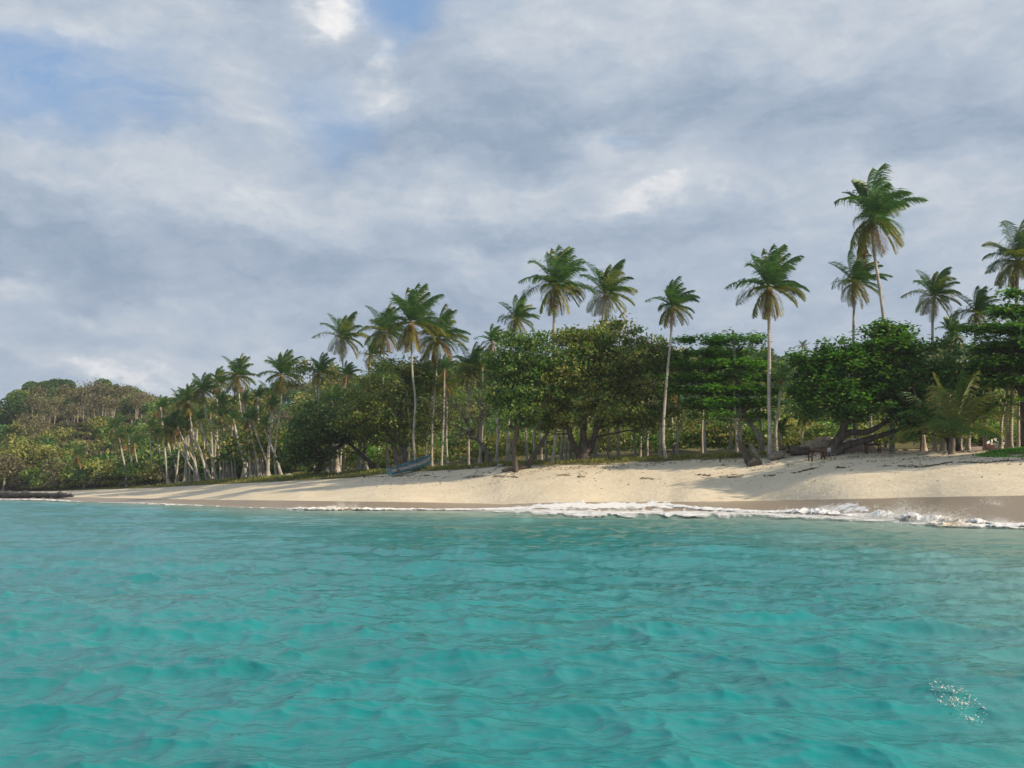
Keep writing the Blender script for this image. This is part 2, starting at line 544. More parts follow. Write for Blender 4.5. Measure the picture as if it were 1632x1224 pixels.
def sand_mat():
    m, g, p, oc = new_mat('beach_sand')
    wet = g.attr('wet'); veg = g.attr('veg')
    n1 = g.noise(oc, 0.35, 5, 0.6); n2 = g.noise(oc, 5.0, 6, 0.7)
    dry = g.mix(g.mrange(n1, 0.3, 0.7), (0.63, 0.54, 0.395), (0.70, 0.61, 0.46))
    dry = g.mix(g.mrange(n2, 0.62, 0.75, 0, 0.4), dry, (0.36, 0.28, 0.18))
    wm = g.mrange(g.math('ADD', wet, g.math('MULTIPLY', g.math('SUBTRACT', n1, 0.5), 0.25)), 0.46, 0.54)
    c = g.mix(wm, dry, (0.36, 0.285, 0.21))
    n3 = g.noise(oc, 0.5, 6, 0.7)
    soil = g.mix(g.mrange(n3, 0.35, 0.65), (0.09, 0.075, 0.035), (0.16, 0.15, 0.05))
    vm = g.mrange(g.math('ADD', veg, g.math('MULTIPLY', g.math('SUBTRACT', n3, 0.5), 0.8)), 0.4, 0.6)
    c = g.mix(vm, c, soil)
    g.put(p.inputs['Base Color'], c)
    g.put(p.inputs['Roughness'], g.mrange(wm, 0, 1, 0.95, 0.32, smooth=False))
    p.inputs['Specular IOR Level'].default_value = 0.3
    h = g.math('ADD', g.noise(oc, 2.2, 5, 0.6), g.math('MULTIPLY', g.noise(oc, 14, 3), 0.25))
    vo = g.n.new('ShaderNodeTexVoronoi'); vo.inputs['Scale'].default_value = 1.7
    g.put(vo.inputs['Vector'], g.vmath('ADD', oc, g.noise(oc, 1.1, 2, col=True)))
    prints = g.mrange(vo.outputs['Distance'], 0.05, 0.32)
    h = g.math('ADD', h, g.math('MULTIPLY', prints, g.mrange(n1, 0.4, 0.6, 0.0, 0.45)))
    b = g.n.new('ShaderNodeBump'); b.inputs['Distance'].default_value = 0.22
    g.put(b.inputs['Strength'], g.mrange(wm, 0, 1, 0.4, 0.03, smooth=False))
    g.put(b.inputs['Height'], h)
    g.put(p.inputs['Normal'], b.outputs[0])
    return m


def build_terrain():
    A = np.concatenate([np.linspace(-900, -80, 40, endpoint=False), np.arange(-80, 1720, 4.5), np.linspace(1720, 2600, 46)])
    na = len(A)
    y0, y1, z1, yc, zc = prof(A)
    yr = np.interp(A, RA, RYR)
    rows = []
    def seg(a, b, n):
        for t in np.linspace(0, 1, n, endpoint=False):
            rows.append(a + (b - a) * t)
    seg(y0 - 30, y0 - 3, 8); seg(y0 - 3, y1 + 4, 46); seg(y1 + 4, yc + 8, 56); seg(yc + 8, yr, 60); seg(yr, yr + 500, 22)
    seg(yr + 500, np.full(na, 6000.0), 8); rows.append(np.full(na, 6000.0))
    Y = np.array(rows); X = (A[None, :] - 816) / UF * Y
    Z = ground(X, Y)
    nr = len(rows)
    i = np.arange(nr - 1)[:, None] * na; j = np.arange(na - 1)[None, :]
    Q = np.stack([i + j, i + j + 1, i + na + j + 1, i + na + j], -1).reshape(-1, 4)
    wet = 0.5 + (y1[None, :] - Y) / 3.0
    wet = np.clip(wet, 0, 1)
    a = col_a(X, Y)
    bw = np.interp(A, [0, 150, 250, 420, 560, 640, 720, 800, 1632], [2, 4, 16, 16, 10, 3, 2, 1.5, 1])
    veg = np.clip(0.5 + (Y - (yc - bw)[None, :]) / 4.0, 0, 1)
    d = np.sqrt(((X - 42) / 6.2) ** 2 + ((Y - 79.5) / 3.6) ** 2)
    veg = np.maximum(veg, np.clip(1.2 - d, 0, 1))
    # the sandy clearing round the tables
    clear = np.clip((a - 1225) / 40, 0, 1) * np.clip((1640 - a) / 30, 0, 1)
    veg = np.where(Y < (yc + 11)[None, :], np.maximum(veg * (1 - clear), np.clip(1.15 - d, 0, 1)), veg)
    o = mesh_np('ground', np.stack([X, Y, Z], -1).reshape(-1, 3), Q, sand_mat(), smooth=True,
                attrs={'wet': wet, 'veg': veg})
    tag(o, kind='structure')


build_terrain()


# ------------------------------------------------------------------ water
def wave_tile(N, L, lam, wdir, power, rms, seed, cut):
    rs = np.random.default_rng(seed)
    k1 = np.fft.fftfreq(N, L / N) * 2 * math.pi
    kx, ky = np.meshgrid(k1, k1, indexing='ij')
    k = np.sqrt(kx ** 2 + ky ** 2); k[0, 0] = 1e9
    kp = 2 * math.pi / lam
    c = (kx * math.cos(wdir) + ky * math.sin(wdir)) / k
    P = np.exp(-1.25 * (kp / k) ** 2) / k ** 4 * (0.06 + np.abs(c) ** power) * np.exp(-(k * cut) ** 2)
    H = np.sqrt(P) * (rs.standard_normal((N, N)) + 1j * rs.standard_normal((N, N)))
    h = np.fft.ifft2(H).real
    s = rms / h.std()
    dx = np.fft.ifft2(-1j * kx / k * H).real * s
    dy = np.fft.ifft2(-1j * ky / k * H).real * s
    return h * s, dx, dy, L, N


def samp(tile, X, Y, rot):
    h, dx, dy, L, N = tile
    c, s = math.cos(rot), math.sin(rot)
    u = (X * c + Y * s) / L * N; v = (-X * s + Y * c) / L * N
    iu = np.floor(u).astype(int); iv = np.floor(v).astype(int)
    fu = u - iu; fv = v - iv
    a, b = iu % N, (iu + 1) % N; e, f = iv % N, (iv + 1) % N
    out = []
    for A_ in (h, dx, dy):
        out.append((A_[a, e] * (1 - fu) + A_[b, e] * fu) * (1 - fv) + (A_[a, f] * (1 - fu) + A_[b, f] * fu) * fv)
    H, D1, D2 = out
    return H, D1 * c - D2 * s, D1 * s + D2 * c


TILE1 = wave_tile(512, 47.0, 3.2, math.radians(70), 3, 0.031, 11, 0.05)
TILE2 = wave_tile(512, 12.7, 1.0, math.radians(55), 2, 0.0145, 12, 0.012)


def sea_z(X, Y, fine=True):
    depth = -ground(X, Y)
    amp = np.clip(depth / 2.6, 0.05, 1.0)
    h1, x1, y1_ = samp(TILE1, X, Y, 0.13)
    h2, x2, y2_ = samp(TILE2, X, Y, -0.31)
    far = np.clip(1.25 - Y / 70.0, 0.25, 1)
    sw = 0.0
    for lam, ang, am, ph in ((13.0, 1.35, 0.05, 0.4), (8.7, 1.85, 0.028, 2.0), (19.0, 1.05, 0.05, 4.1)):
        kk = 2 * math.pi / lam
        t = kk * (X * math.cos(ang) + Y * math.sin(ang)) + ph + 1.2 * vnoise(X / 16, Y / 16, 5)
        sw = sw + am * (np.cos(t) + 0.22 * np.cos(2 * t))
    Z = amp * (h1 + h2 * far + sw)
    ch = 1.15
    return Z, -x1 * amp * ch - x2 * amp * far * ch, -y1_ * amp * ch - y2_ * amp * far * ch, depth


def water_mat():
    m, g, p, oc = new_mat('turquoise_sea_water')
    depth = g.attr('depth')
    n = g.noise(g.vmath('MULTIPLY', oc, (0.5, 1, 1)), 0.12, 4, 0.6)
    n2 = g.noise(g.vmath('MULTIPLY', oc, (0.45, 1, 1)), 0.7, 4, 0.6, 0.5)
    deep = g.mix(g.mrange(n, 0.3, 0.7), (0.006, 0.198, 0.203), (0.010, 0.252, 0.255))
    deep = g.mix(g.mrange(n2, 0.52, 0.72, 0, 0.35), deep, (0.03, 0.17, 0.14))
    c = g.mix(g.mrange(g.math('ADD', depth, g.math('MULTIPLY', g.math('SUBTRACT', n2, 0.5), 0.5)), 0.3, 4.3, 0.95, 0.0),
              deep, (0.26, 0.40, 0.35))
    c = g.mix(g.mrange(depth, 0.0, 0.55, 0.9, 0.0), c, (0.30, 0.28, 0.21))
    g.put(p.inputs['Base Color'], c)
    p.inputs['Roughness'].default_value = 0.17
    p.inputs['IOR'].default_value = 1.33
    p.inputs['Specular IOR Level'].default_value = 0.34
    h1 = g.noise(g.vmath('MULTIPLY', oc, (0.5, 1, 1)), 7.0, 5, 0.62, 0.6)
    h2 = g.noise(g.vmath('MULTIPLY', oc, (0.5, 1, 1)), 1.6, 4, 0.55, 0.4)
    b1 = g.bump(h2, 0.35, 0.12)
    h3 = g.noise(g.vmath('MULTIPLY', oc, (0.6, 1, 1)), 24.0, 4, 0.6, 0.5)
    b3 = g.bump(h1, 0.42, 0.03, b1)
    g.put(p.inputs['Normal'], g.bump(h3, 0.3, 0.008, b3))
    return m


def build_water():
    ys = [3.2]
    while ys[-1] < 205:
        ys.append(ys[-1] + min(max(ys[-1] ** 2 / 2450 * 1.35, 0.008), 0.6))
    ys = np.array(ys)
    A = np.linspace(-190, 1822, 760)
    Y = np.repeat(ys[:, None], len(A), 1)
    X = (A[None, :] - 816) / UF * (Y + 1.0)
    Z, DX, DY, depth = sea_z(X, Y)
    V = np.stack([X + DX, Y + DY, Z], -1).reshape(-1, 3)
    nr, na = X.shape
    i = np.arange(nr - 1)[:, None] * na; j = np.arange(na - 1)[None, :]
    Q = np.stack([i + j, i + j + 1, i + na + j + 1, i + na + j], -1)
    keep = depth[:-1, :-1] > -0.9
    Q = Q[keep].reshape(-1, 4)
    # the open sea all round, a little below the swell
    R = 6000.0; n0 = len(V)
    gx = np.array([-R, -1200, -300, -60, 0, 60, 300, 1200, R]); gy = np.array([-R, -1200, -300, -60, -10, 4, 30, 80, 200, 400])
    XX, YY = np.meshgrid(gx, gy, indexing='ij')
    V2 = np.stack([XX, YY, np.full_like(XX, -0.62)], -1).reshape(-1, 3)
    ii = np.arange(len(gx) - 1)[:, None] * len(gy); jj = np.arange(len(gy) - 1)[None, :]
    Q2 = np.stack([ii + jj, ii + len(gy) + jj, ii + len(gy) + jj + 1, ii + jj + 1], -1).reshape(-1, 4) + n0
    dep = np.concatenate([depth.ravel(), np.full(len(V2), 3.0)])
    o = mesh_np('sea', np.vstack([V, V2]), np.vstack([Q, Q2]), water_mat(), smooth=True, attrs={'depth': np.clip(dep, -1, 4.5)})
    tag(o, kind='structure')


build_water()


# ------------------------------------------------------------------ surf
def foam_ribbon(name, path, label, h=0.1, seed=0, mat='foam', ns=None, nt=18, sandy=None, flat=False):
    """path rows: px, Y centre, half width in Y, height, density"""
    P = np.array(path, float)
    n = ns or int(max(80, (P[-1, 0] - P[0, 0]) * 1.0))
    s = np.linspace(P[0, 0], P[-1, 0], n)
    yc = np.interp(s, P[:, 0], P[:, 1]); hw = np.interp(s, P[:, 0], P[:, 2])
    hh = np.interp(s, P[:, 0], P[:, 3]); dn = np.interp(s, P[:, 0], P[:, 4])
    t = np.linspace(-1, 1, nt)
    S, T = np.meshgrid(s, t, indexing='ij')
    yy = yc[:, None] + hw[:, None] * (T + 0.9 * vnoise(S / 14.0, T * 0.8 + seed, seed)) + 0.5 * hw[:, None] * vnoise(S / 5.0, T, seed + 3)
    X = (S - 816) / UF * yy
    base = np.maximum(ground(X, yy), 0.0 if not flat else -0.05)
    if not flat:
        base = np.maximum(base, sea_z(X, yy)[0])
    pr = np.sqrt(np.clip(1 - T ** 2, 0, 1))
    bumpy = 0.3 + 1.0 * np.clip(fbm(X * 1.7, yy * 1.7, seed, 4) + 0.45, 0, 2)
    Z = base + (0.02 if (flat or mat == 'foam') else 0.075) + 0.75 * hh[:, None] * pr * bumpy + 0.25 * hh[:, None] * 0.9 * fbm(X * 5, yy * 6, seed + 9, 3)
    dens = dn[:, None] * (1.0 - 0.85 * np.abs(T) ** 2.5)
    i = np.arange(n - 1)[:, None] * nt; j = np.arange(nt - 1)[None, :]
    Q = np.stack([i + j, i + nt + j, i + nt + j + 1, i + j + 1], -1).reshape(-1, 4)
    sd = np.zeros_like(X) if sandy is None else np.clip(1 - np.abs(S - sandy[0]) / sandy[1], 0, 1) * sandy[2]
    V = np.stack([X, yy, Z], -1).reshape(-1, 3)
    o = mesh_np(name, V, Q, M[mat], smooth=True, attrs={'dens': dens, 'sandy': sd})
    tag(o, label, 'foam', kind='stuff')
    return o


def drops(name, clusters, label, seed=0, size=(0.012, 0.05), kind='stuff', cat='spray', mat='spray'):
    """clusters: px, Y, spread x (m), spread y, height, count, lean"""
    rs = np.random.default_rng(seed)
    cs = []; rr = []
    for px, Y, sx, sy, hgt, n, lean in clusters:
        x0 = (px - 816) / UF * Y
        gx = rs.normal(0, sx, n); gy = rs.normal(0, sy, n)
        # plumes: several fingers
        k = 7
        fx = rs.normal(0, sx, k); fh = hgt * (0.45 + 0.65 * rs.random(k))
        pick = rs.integers(0, k, n); jet = rs.random(n) < 0.65
        gz = rs.random(n) ** 1.9
        gx = np.where(jet, fx[pick] + rs.normal(0, 0.09 + 0.12 * gz, n) * max(sx, 0.3), gx)
        z = gz * np.where(jet, fh[pick], hgt * 0.4)
        X = x0 + gx + z * lean; YY = Y + gy
        b = np.maximum(np.maximum(ground(X, YY), 0), sea_z(X, YY)[0])
        cs.append(np.stack([X, YY, b + z], -1))
        rr.append(size[0] + (size[1] - size[0]) * rs.random(n) ** 2.2 * (1.1 - gz))
    C = np.vstack(cs); R = np.concatenate(rr)
    n = len(C)
    T = np.array([[1, 1, 1], [1, -1, -1], [-1, 1, -1], [-1, -1, 1]], float) * 0.6
    jit = rs.normal(0, 0.25, (n, 4, 3))
    V = C[:, None, :] + (T[None] + jit) * R[:, None, None] * np.array([1.5, 1, 0.8])
    Fc = np.array([[0, 1, 2], [0, 3, 1], [0, 2, 3], [1, 3, 2]])
    Q = (np.arange(n)[:, None, None] * 4 + Fc[None]).reshape(-1, 3)
    o = mesh_np(name, V.reshape(-1, 3), Q, M[mat])
    tag(o, label, cat, kind=kind)
    return o


# white water lines, from left to right
foam_ribbon('surf_foam', [(-30, 168, 3, .15, .6), (20, 165, 5, .2, .9), (60, 158, 5, .3, 1.0), (100, 143, 4, .25, .8), (140, 134, 2, .08, .3)],
            'white wash breaking beside the far left rock shelf', seed=1)
foam_ribbon('surf_foam', [(150, 131, 1.2, .04, .3), (185, 124, 2, .08, .8), (235, 116, 2, .15, .85), (262, 110, 1.6, .1, .5)],
            'thin white curl running up the far left sand', seed=2)
foam_ribbon('surf_foam', [(230, 112, .6, .04, .4), (262, 107, 1.2, .2, .75), (330, 98, 1.0, .15, .6), (400, 88, .8, .08, .6), (462, 82.5, .9, .1, .8)],
            'broken white wave edge left of the splash', seed=3)
foam_ribbon('surf_foam', [(462, 80.5, 1.0, .12, .9), (500, 79.5, 1.2, .3, 1.15), (535, 79.3, 1.4, .45, 1.2), (580, 79.3, 1.4, .22, 1.1), (650, 79.6, 1.3, .16, 1.1),
                          (720, 79.6, 1.2, .12, 1.05), (790, 79.5, 1.2, .10, .9), (850, 79, 1.0, .05, .6)],
            'white surf line with a sandy splash left of centre', seed=4, sandy=(545, 45, .6))
foam_ribbon('swash_foam', [(640, 80.4, .9, .02, .6), (760, 80.6, 1.2, .02, .9), (800, 80.7, 1.7, .02, .95), (860, 81.0, 2.4, .02, 1.0), (960, 81.2, 2.9, .02, 1.02), (1040, 80.6, 2.9, .02, 1.05),
                           (1068, 79.5, 2.2, .02, 1.0), (1080, 78.5, .6, .02, .4)],
            'wide lacy sheet of foam running up the middle sand', mat='swash', seed=5, nt=30, flat=True)
foam_ribbon('swash_foam', [(740, 76, 3, .02, .45), (860, 71, 9, .03, .76), (960, 67, 13, .03, .80), (1060, 66, 13, .03, .80), (1120, 66, 10, .03, .76), (1220, 62, 7.0, .03, .72), (1330, 55, 6, .03, .70), (1430, 49, 4, .03, .5)],
            'streaky thin foam trailing in the shallow middle water', mat='swash', seed=6, nt=60)
foam_ribbon('surf_foam', [(1062, 79.5, .9, .08, .9), (1120, 75.5, 1.1, .14, 1.1), (1180, 72, 1.0, .1, 1.1), (1240, 68.5, 1.1, .12, 1.1), (1265, 66.8, 1.3, .3, 1.2), (1290, 65, 1.5, .38, 1.2),
                          (1320, 62.5, 1.5, .3, 1.2), (1345, 60.6, 1.5, .2, 1.15), (1372, 59, .8, .1, .8)],
            'white breaking curl right of the middle swash', seed=7)
foam_ribbon('swash_foam', [(1285, 66, 1.2, .02, .75), (1320, 65.3, 1.7, .02, .75), (1350, 63.8, 1.8, .02, .8), (1376, 61.5, 1.3, .02, .9), (1384, 60, .6, .02, .6)],
            'rounded lobe of thin foam sliding up wet sand', mat='swash', seed=8, nt=20, flat=True)
foam_ribbon('surf_foam', [(1365, 59, 1.2, .12, .9), (1400, 56, 1.8, .5, 1.2), (1430, 53.5, 2.0, .45, 1.0), (1470, 50, 2.0, .38, 1.0), (1510, 47, 1.8, .36, 1.0), (1550, 45.2, 1.5, .3, 1.0),
                          (1600, 43.6, 1.1, .22, 1.1), (1660, 42, 1.0, .15, 1.0), (1760, 41, 1, .1, .9)],
            'high tumbling white breaker at the right shore', seed=9, sandy=(1520, 40, .7))
foam_ribbon('surf_foam', [(1420, 47, .7, .05, .5), (1470, 45, .9, .12, .8), (1500, 43.5, 1.0, .25, 1.1), (1530, 42.8, 1.0, .25, 1.1), (1570, 42, .8, .15, .9), (1640, 40.5, .6, .08, .8)],
            'sandy front of the right breaker', seed=10, sandy=(1515, 50, .9))
drops('surf_spray', [(530, 79.3, 1.0, .4, .85, 4114, .1), (480, 80, .7, .3, .45, 1122, 0), (575, 79.3, 1.0, .3, .3, 1122, 0),
                     (1285, 65.3, .7, .4, .5, 1870, 0), (1345, 61, .8, .4, .35, 1122, 0), (1250, 68, .25, .2, .45, 448, 0),
                     (1450, 52, 1.6, .7, .7, 6000, .1), (1560, 44.6, 1.6, .25, .3, 3000, .1), (1300, 64.5, 1.2, .5, .35, 2500, .1), (1405, 55.8, .8, .5, .8, 3366, 0), (1432, 53.4, .7, .5, 1.25, 5610, .1), (1462, 50.8, .8, .5, .8, 2992, .1),
                     (1500, 47.8, .9, .5, .6, 3366, 0), (1540, 45.5, .7, .4, .6, 2618, 0), (1590, 44, .9, .3, .45, 2244, 0),
                     (262, 107.5, 1.0, .5, .45, 748, 0), (60, 160, 2.0, 1, .5, 748, 0)],
      'fine white spray thrown up by the breaking waves', 21, (0.007, 0.028))
# the small splash close to the lens
def near_splash():
    rs = np.random.default_rng(5)
    c = at(1523, 1122, 7.25)
    g_ = Geo()
    V = []; n = 520
    ang = rs.random(n) * 2 * math.pi
    r = 0.13 * np.sqrt(rs.random(n)) * (0.75 + 0.35 * np.sin(ang * 3 + 1))
    X = c[0] + r * np.cos(ang) * 1.0; Y = c[1] + r * np.sin(ang) * 2.6
    ring = rs.random(n) < 0.28
    X = np.where(ring, c[0] + 0.115 * np.cos(ang) + rs.normal(0, .008, n), X)
    Y = np.where(ring, c[1] + 0.42 * np.sin(ang) * 0.9 + rs.normal(0, .02, n), Y)
    # arc of ruffled foam at the lower left
    arc = rs.random(n) < 0.16
    u = rs.random(n)
    X = np.where(arc, c[0] - 0.12 + 0.13 * u, X); Y = np.where(arc, c[1] + 0.02 - 0.36 * u + rs.normal(0, .02, n), Y)
    Zs, dx, dy, _ = sea_z(X, Y)
    Z = Zs + 0.004 + np.abs(rs.normal(0, 0.022, n)) * np.where(arc, .4, 1)
    R = 0.0014 + 0.006 * rs.random(n) ** 5
    T = np.array([[1, 1, 1], [1, -1, -1], [-1, 1, -1], [-1, -1, 1]], float) * 0.6
    VV = np.stack([X + dx, Y + dy, Z], -1)[:, None, :] + (T[None] + rs.normal(0, .25, (n, 4, 3))) * R[:, None, None] * np.array([1.7, 2.2, .8])
    Fc = np.array([[0, 1, 2], [0, 3, 1], [0, 2, 3], [1, 3, 2]])
    Q = (np.arange(n)[:, None, None] * 4 + Fc[None]).reshape(-1, 3)
    o = mesh_np('water_splash', VV.reshape(-1, 3), Q, M['spray'])
    tag(o, 'small sparkling splash of drops on the near water', 'splash', kind='stuff')


near_splash()


# ------------------------------------------------------------------ foliage helpers
def leaf_quads(C, size, col, rs, up=0.6, aspect=0.5, fold=0.0):
    """one diamond shaped leaf per centre"""
    n = len(C)
    nrm = rs.normal(0, 1, (n, 3)); nrm /= np.linalg.norm(nrm, axis=1)[:, None]
    nrm = nrm * (1 - up) + np.array([0, 0, 1.0]) * up * np.sign(rs.random(n) - 0.03)[:, None]
    nrm /= np.linalg.norm(nrm, axis=1)[:, None] + 1e-9
    t = rs.normal(0, 1, (n, 3)); t -= nrm * (t * nrm).sum(1)[:, None]
    t /= np.linalg.norm(t, axis=1)[:, None] + 1e-9
    b = np.cross(nrm, t)
    s = np.asarray(size)[:, None] * 0.5
    V = np.empty((n, 4, 3))
    V[:, 0] = C - t * s
    V[:, 1] = C + b * s * aspect + t * s * 0.15
    V[:, 2] = C + t * s - nrm * s * 0.25
    V[:, 3] = C - b * s * aspect + t * s * 0.15
    Q = np.arange(n * 4).reshape(n, 4)
    return V.reshape(-1, 3), Q, np.repeat(col, 4, axis=0)


PAL = {
    'almond': [(0.057, 0.166, 0.026), (0.094, 0.264, 0.036), (0.159, 0.325, 0.049), (0.186, 0.264, 0.049)],
    'almond_dark': [(0.041, 0.114, 0.022), (0.065, 0.176, 0.029), (0.102, 0.211, 0.036)],
    'olive': [(0.102, 0.150, 0.033), (0.167, 0.202, 0.045), (0.243, 0.255, 0.057), (0.298, 0.264, 0.081)],
    'mixed': [(0.065, 0.150, 0.029), (0.112, 0.211, 0.041), (0.206, 0.255, 0.049)],
    'dry': [(0.15, 0.135, 0.07), (0.20, 0.18, 0.11), (0.12, 0.125, 0.05)],
    'red': [(0.400, 0.131, 0.041), (0.400, 0.194, 0.049), (0.131, 0.157, 0.033), (0.400, 0.281, 0.098)],
    'dark': [(0.033, 0.088, 0.026), (0.057, 0.124, 0.033), (0.075, 0.150, 0.033)],
    'bright': [(0.112, 0.299, 0.041), (0.167, 0.369, 0.049), (0.094, 0.229, 0.033)],
}


def tints(pal, n, rs, jit=0.18):
    P = np.array(PAL[pal])
    c = P[rs.integers(0, len(P), n)]
    return c * (1 + jit * rs.normal(0, 1, (n, 1))).clip(0.5, 1.7)


def crown_points(lobes, Y, rs, clump_r=0.8, per=40, dens=1.0, hollow=0.45, tier=0.0, base=None, spread=0.9):
    """lobes in picture pixels at depth Y: px, py, rx, ry[, dY] -> leaf centres and clump centres"""
    s = Y / F
    centres = []
    extra = []
    for lb in lobes:
        for q in range(3 if lb[2] > 30 else 1):
            th = rs.random() * 2 * math.pi
            k = 0.20 + 0.18 * rs.random()
            extra.append((lb[0] + lb[2] * 1.04 * math.cos(th), lb[1] + lb[3] * 1.08 * math.sin(th) * (1 if math.sin(th) < 0 else .6), lb[2] * k, lb[3] * k))
    lobes = list(lobes) + extra
    for lb in lobes:
        px, py, rx, ry = lb[:4]; dy = lb[4] if len(lb) > 4 else 0.0
        c = at(px, py, Y + dy)
        rx, ry = rx * s, ry * s
        rd = min(rx, 5.5) * spread
        area = (rx * rd + rx * ry + rd * ry) * 4.2
        n = max(6, int(dens * area / (clump_r ** 2 * 2.6)))
        v = rs.normal(0, 1, (n, 3)); v /= np.linalg.norm(v, axis=1)[:, None]
        v *= (hollow + (1 - hollow) * rs.random(n) ** 0.6)[:, None]
        p = c + v * np.array([rx, rd, ry])
        p += rs.normal(0, clump_r * 0.35, p.shape) * np.array([1, 1, .6])
        if tier:
            p[:, 2] = np.round((p[:, 2] + 0.25 * np.sin(p[:, 0] * 0.9)) / tier) * tier + rs.normal(0, tier * 0.13, n)
        centres.append(p)
    Cc = np.vstack(centres)
    m = len(Cc)
    off = rs.normal(0, 1, (m, per, 3)) * np.array([1, 1, 0.38 if tier else 0.55]) * clump_r * 0.55 * (0.7 + 0.6 * rs.random((m, 1, 1)))
    L = (Cc[:, None, :] + off).reshape(-1, 3)
    return L, Cc


def limbs(g_, starts, targets, rs, r0=0.09, n=6):
    """curved branches from the nearest trunk point to clump centres"""
    S = np.asarray(starts)
    for t in targets:
        d = np.linalg.norm(S[:, :3] - t, axis=1) + np.where(S[:, 2] > t[2] - 0.3, 4.0, 0)
        i = int(np.argmin(d)); p = S[i, :3]
        mid = (p + t) / 2 + rs.normal(0, 0.12, 3) * np.linalg.norm(t - p) + np.array([0, 0, 0.1]) * np.linalg.norm(t - p)
        P = spline([p, mid, t], n)
        r = min(r0, S[i, 3] * 0.6)
        g_.tube(P, np.linspace(r, 0.015, n), 4, cap=False)


def broad_tree(name, label, cat, Y, base, lobes, trunks, pal='almond', leaf=(0.2, 0.34), per=42, clump_r=0.8, dens=1.0,
               tier=0.0, seed=0, bark='bark_dark', up=0.42, nlimb=60, group=None, hollow=0.45, pal2=None, spread=0.9, twig=0):
    rs = np.random.default_rng(seed)
    bp = snap(base[0], Y)
    root = empty(name, bp)
    tag(root, label, cat, group)
    L, Cc = crown_points(lobes, Y, rs, clump_r, per, dens, hollow, tier, spread=spread)
    gz = ground(L[:, 0], L[:, 1])
    L = L[L[:, 2] > gz + 0.05]
    n = len(L)
    col = tints(pal, n, rs)
    if pal2:
        k = rs.random(n) < pal2[1]
        col[k] = tints(pal2[0], int(k.sum()), rs)
    # every bough has its own slightly different green
    hue = 1 + 0.35 * fbm(L[:, 0] / 2.2, L[:, 2] / 1.6 + L[:, 1], seed, 2)
    col *= hue[:, None]
    V, Q, C = leaf_quads(L - bp, leaf[0] + (leaf[1] - leaf[0]) * rs.random(n), col, rs, up, 0.55)
    o = mesh_np('foliage', V, Q, M['leaf'], root, tint=C)
    o['kind'] = 'stuff'
    # trunks: rows of px, py, radius; first one starts on the ground
    starts = []
    for k, tr in enumerate(trunks):
        pts = []; rad = []
        for (px, py, r, *dy) in tr:
            yy = Y + (dy[0] if dy else 0)
            p = at(px, py, yy) if py is not None else snap(px, yy, -0.15)
            pts.append(p - bp); rad.append(r)
        n_ = 6 * len(pts)
        P = spline(pts, n_)
        R = np.interp(np.linspace(0, 1, n_), np.linspace(0, 1, len(rad)), rad)
        g_ = Geo(); g_.tube(P, R, 10, wob=0.16, seed=seed + k)
        g_.build('trunk' if k == 0 else 'limb', M[bark], root, smooth=True)
        starts += [(*p, r) for p, r in zip(P[2:], R[2:])]
    if nlimb:
        g_ = Geo()
        pick = Cc[rs.permutation(len(Cc))[:nlimb]] - bp
        limbs(g_, starts, pick, rs, 0.10)
        if twig:
            for c in (Cc[rs.permutation(len(Cc))[:twig]] - bp):
                for q in range(3):
                    e = c + rs.normal(0, 0.8, 3)
                    g_.tube(spline([c, (c + e) / 2 + rs.normal(0, .15, 3), e], 4), [0.03, 0.02, 0.015, 0.008], 3, cap=False)
        b = g_.build('branches', M[bark], root)
        b['kind'] = 'stuff'
    return root


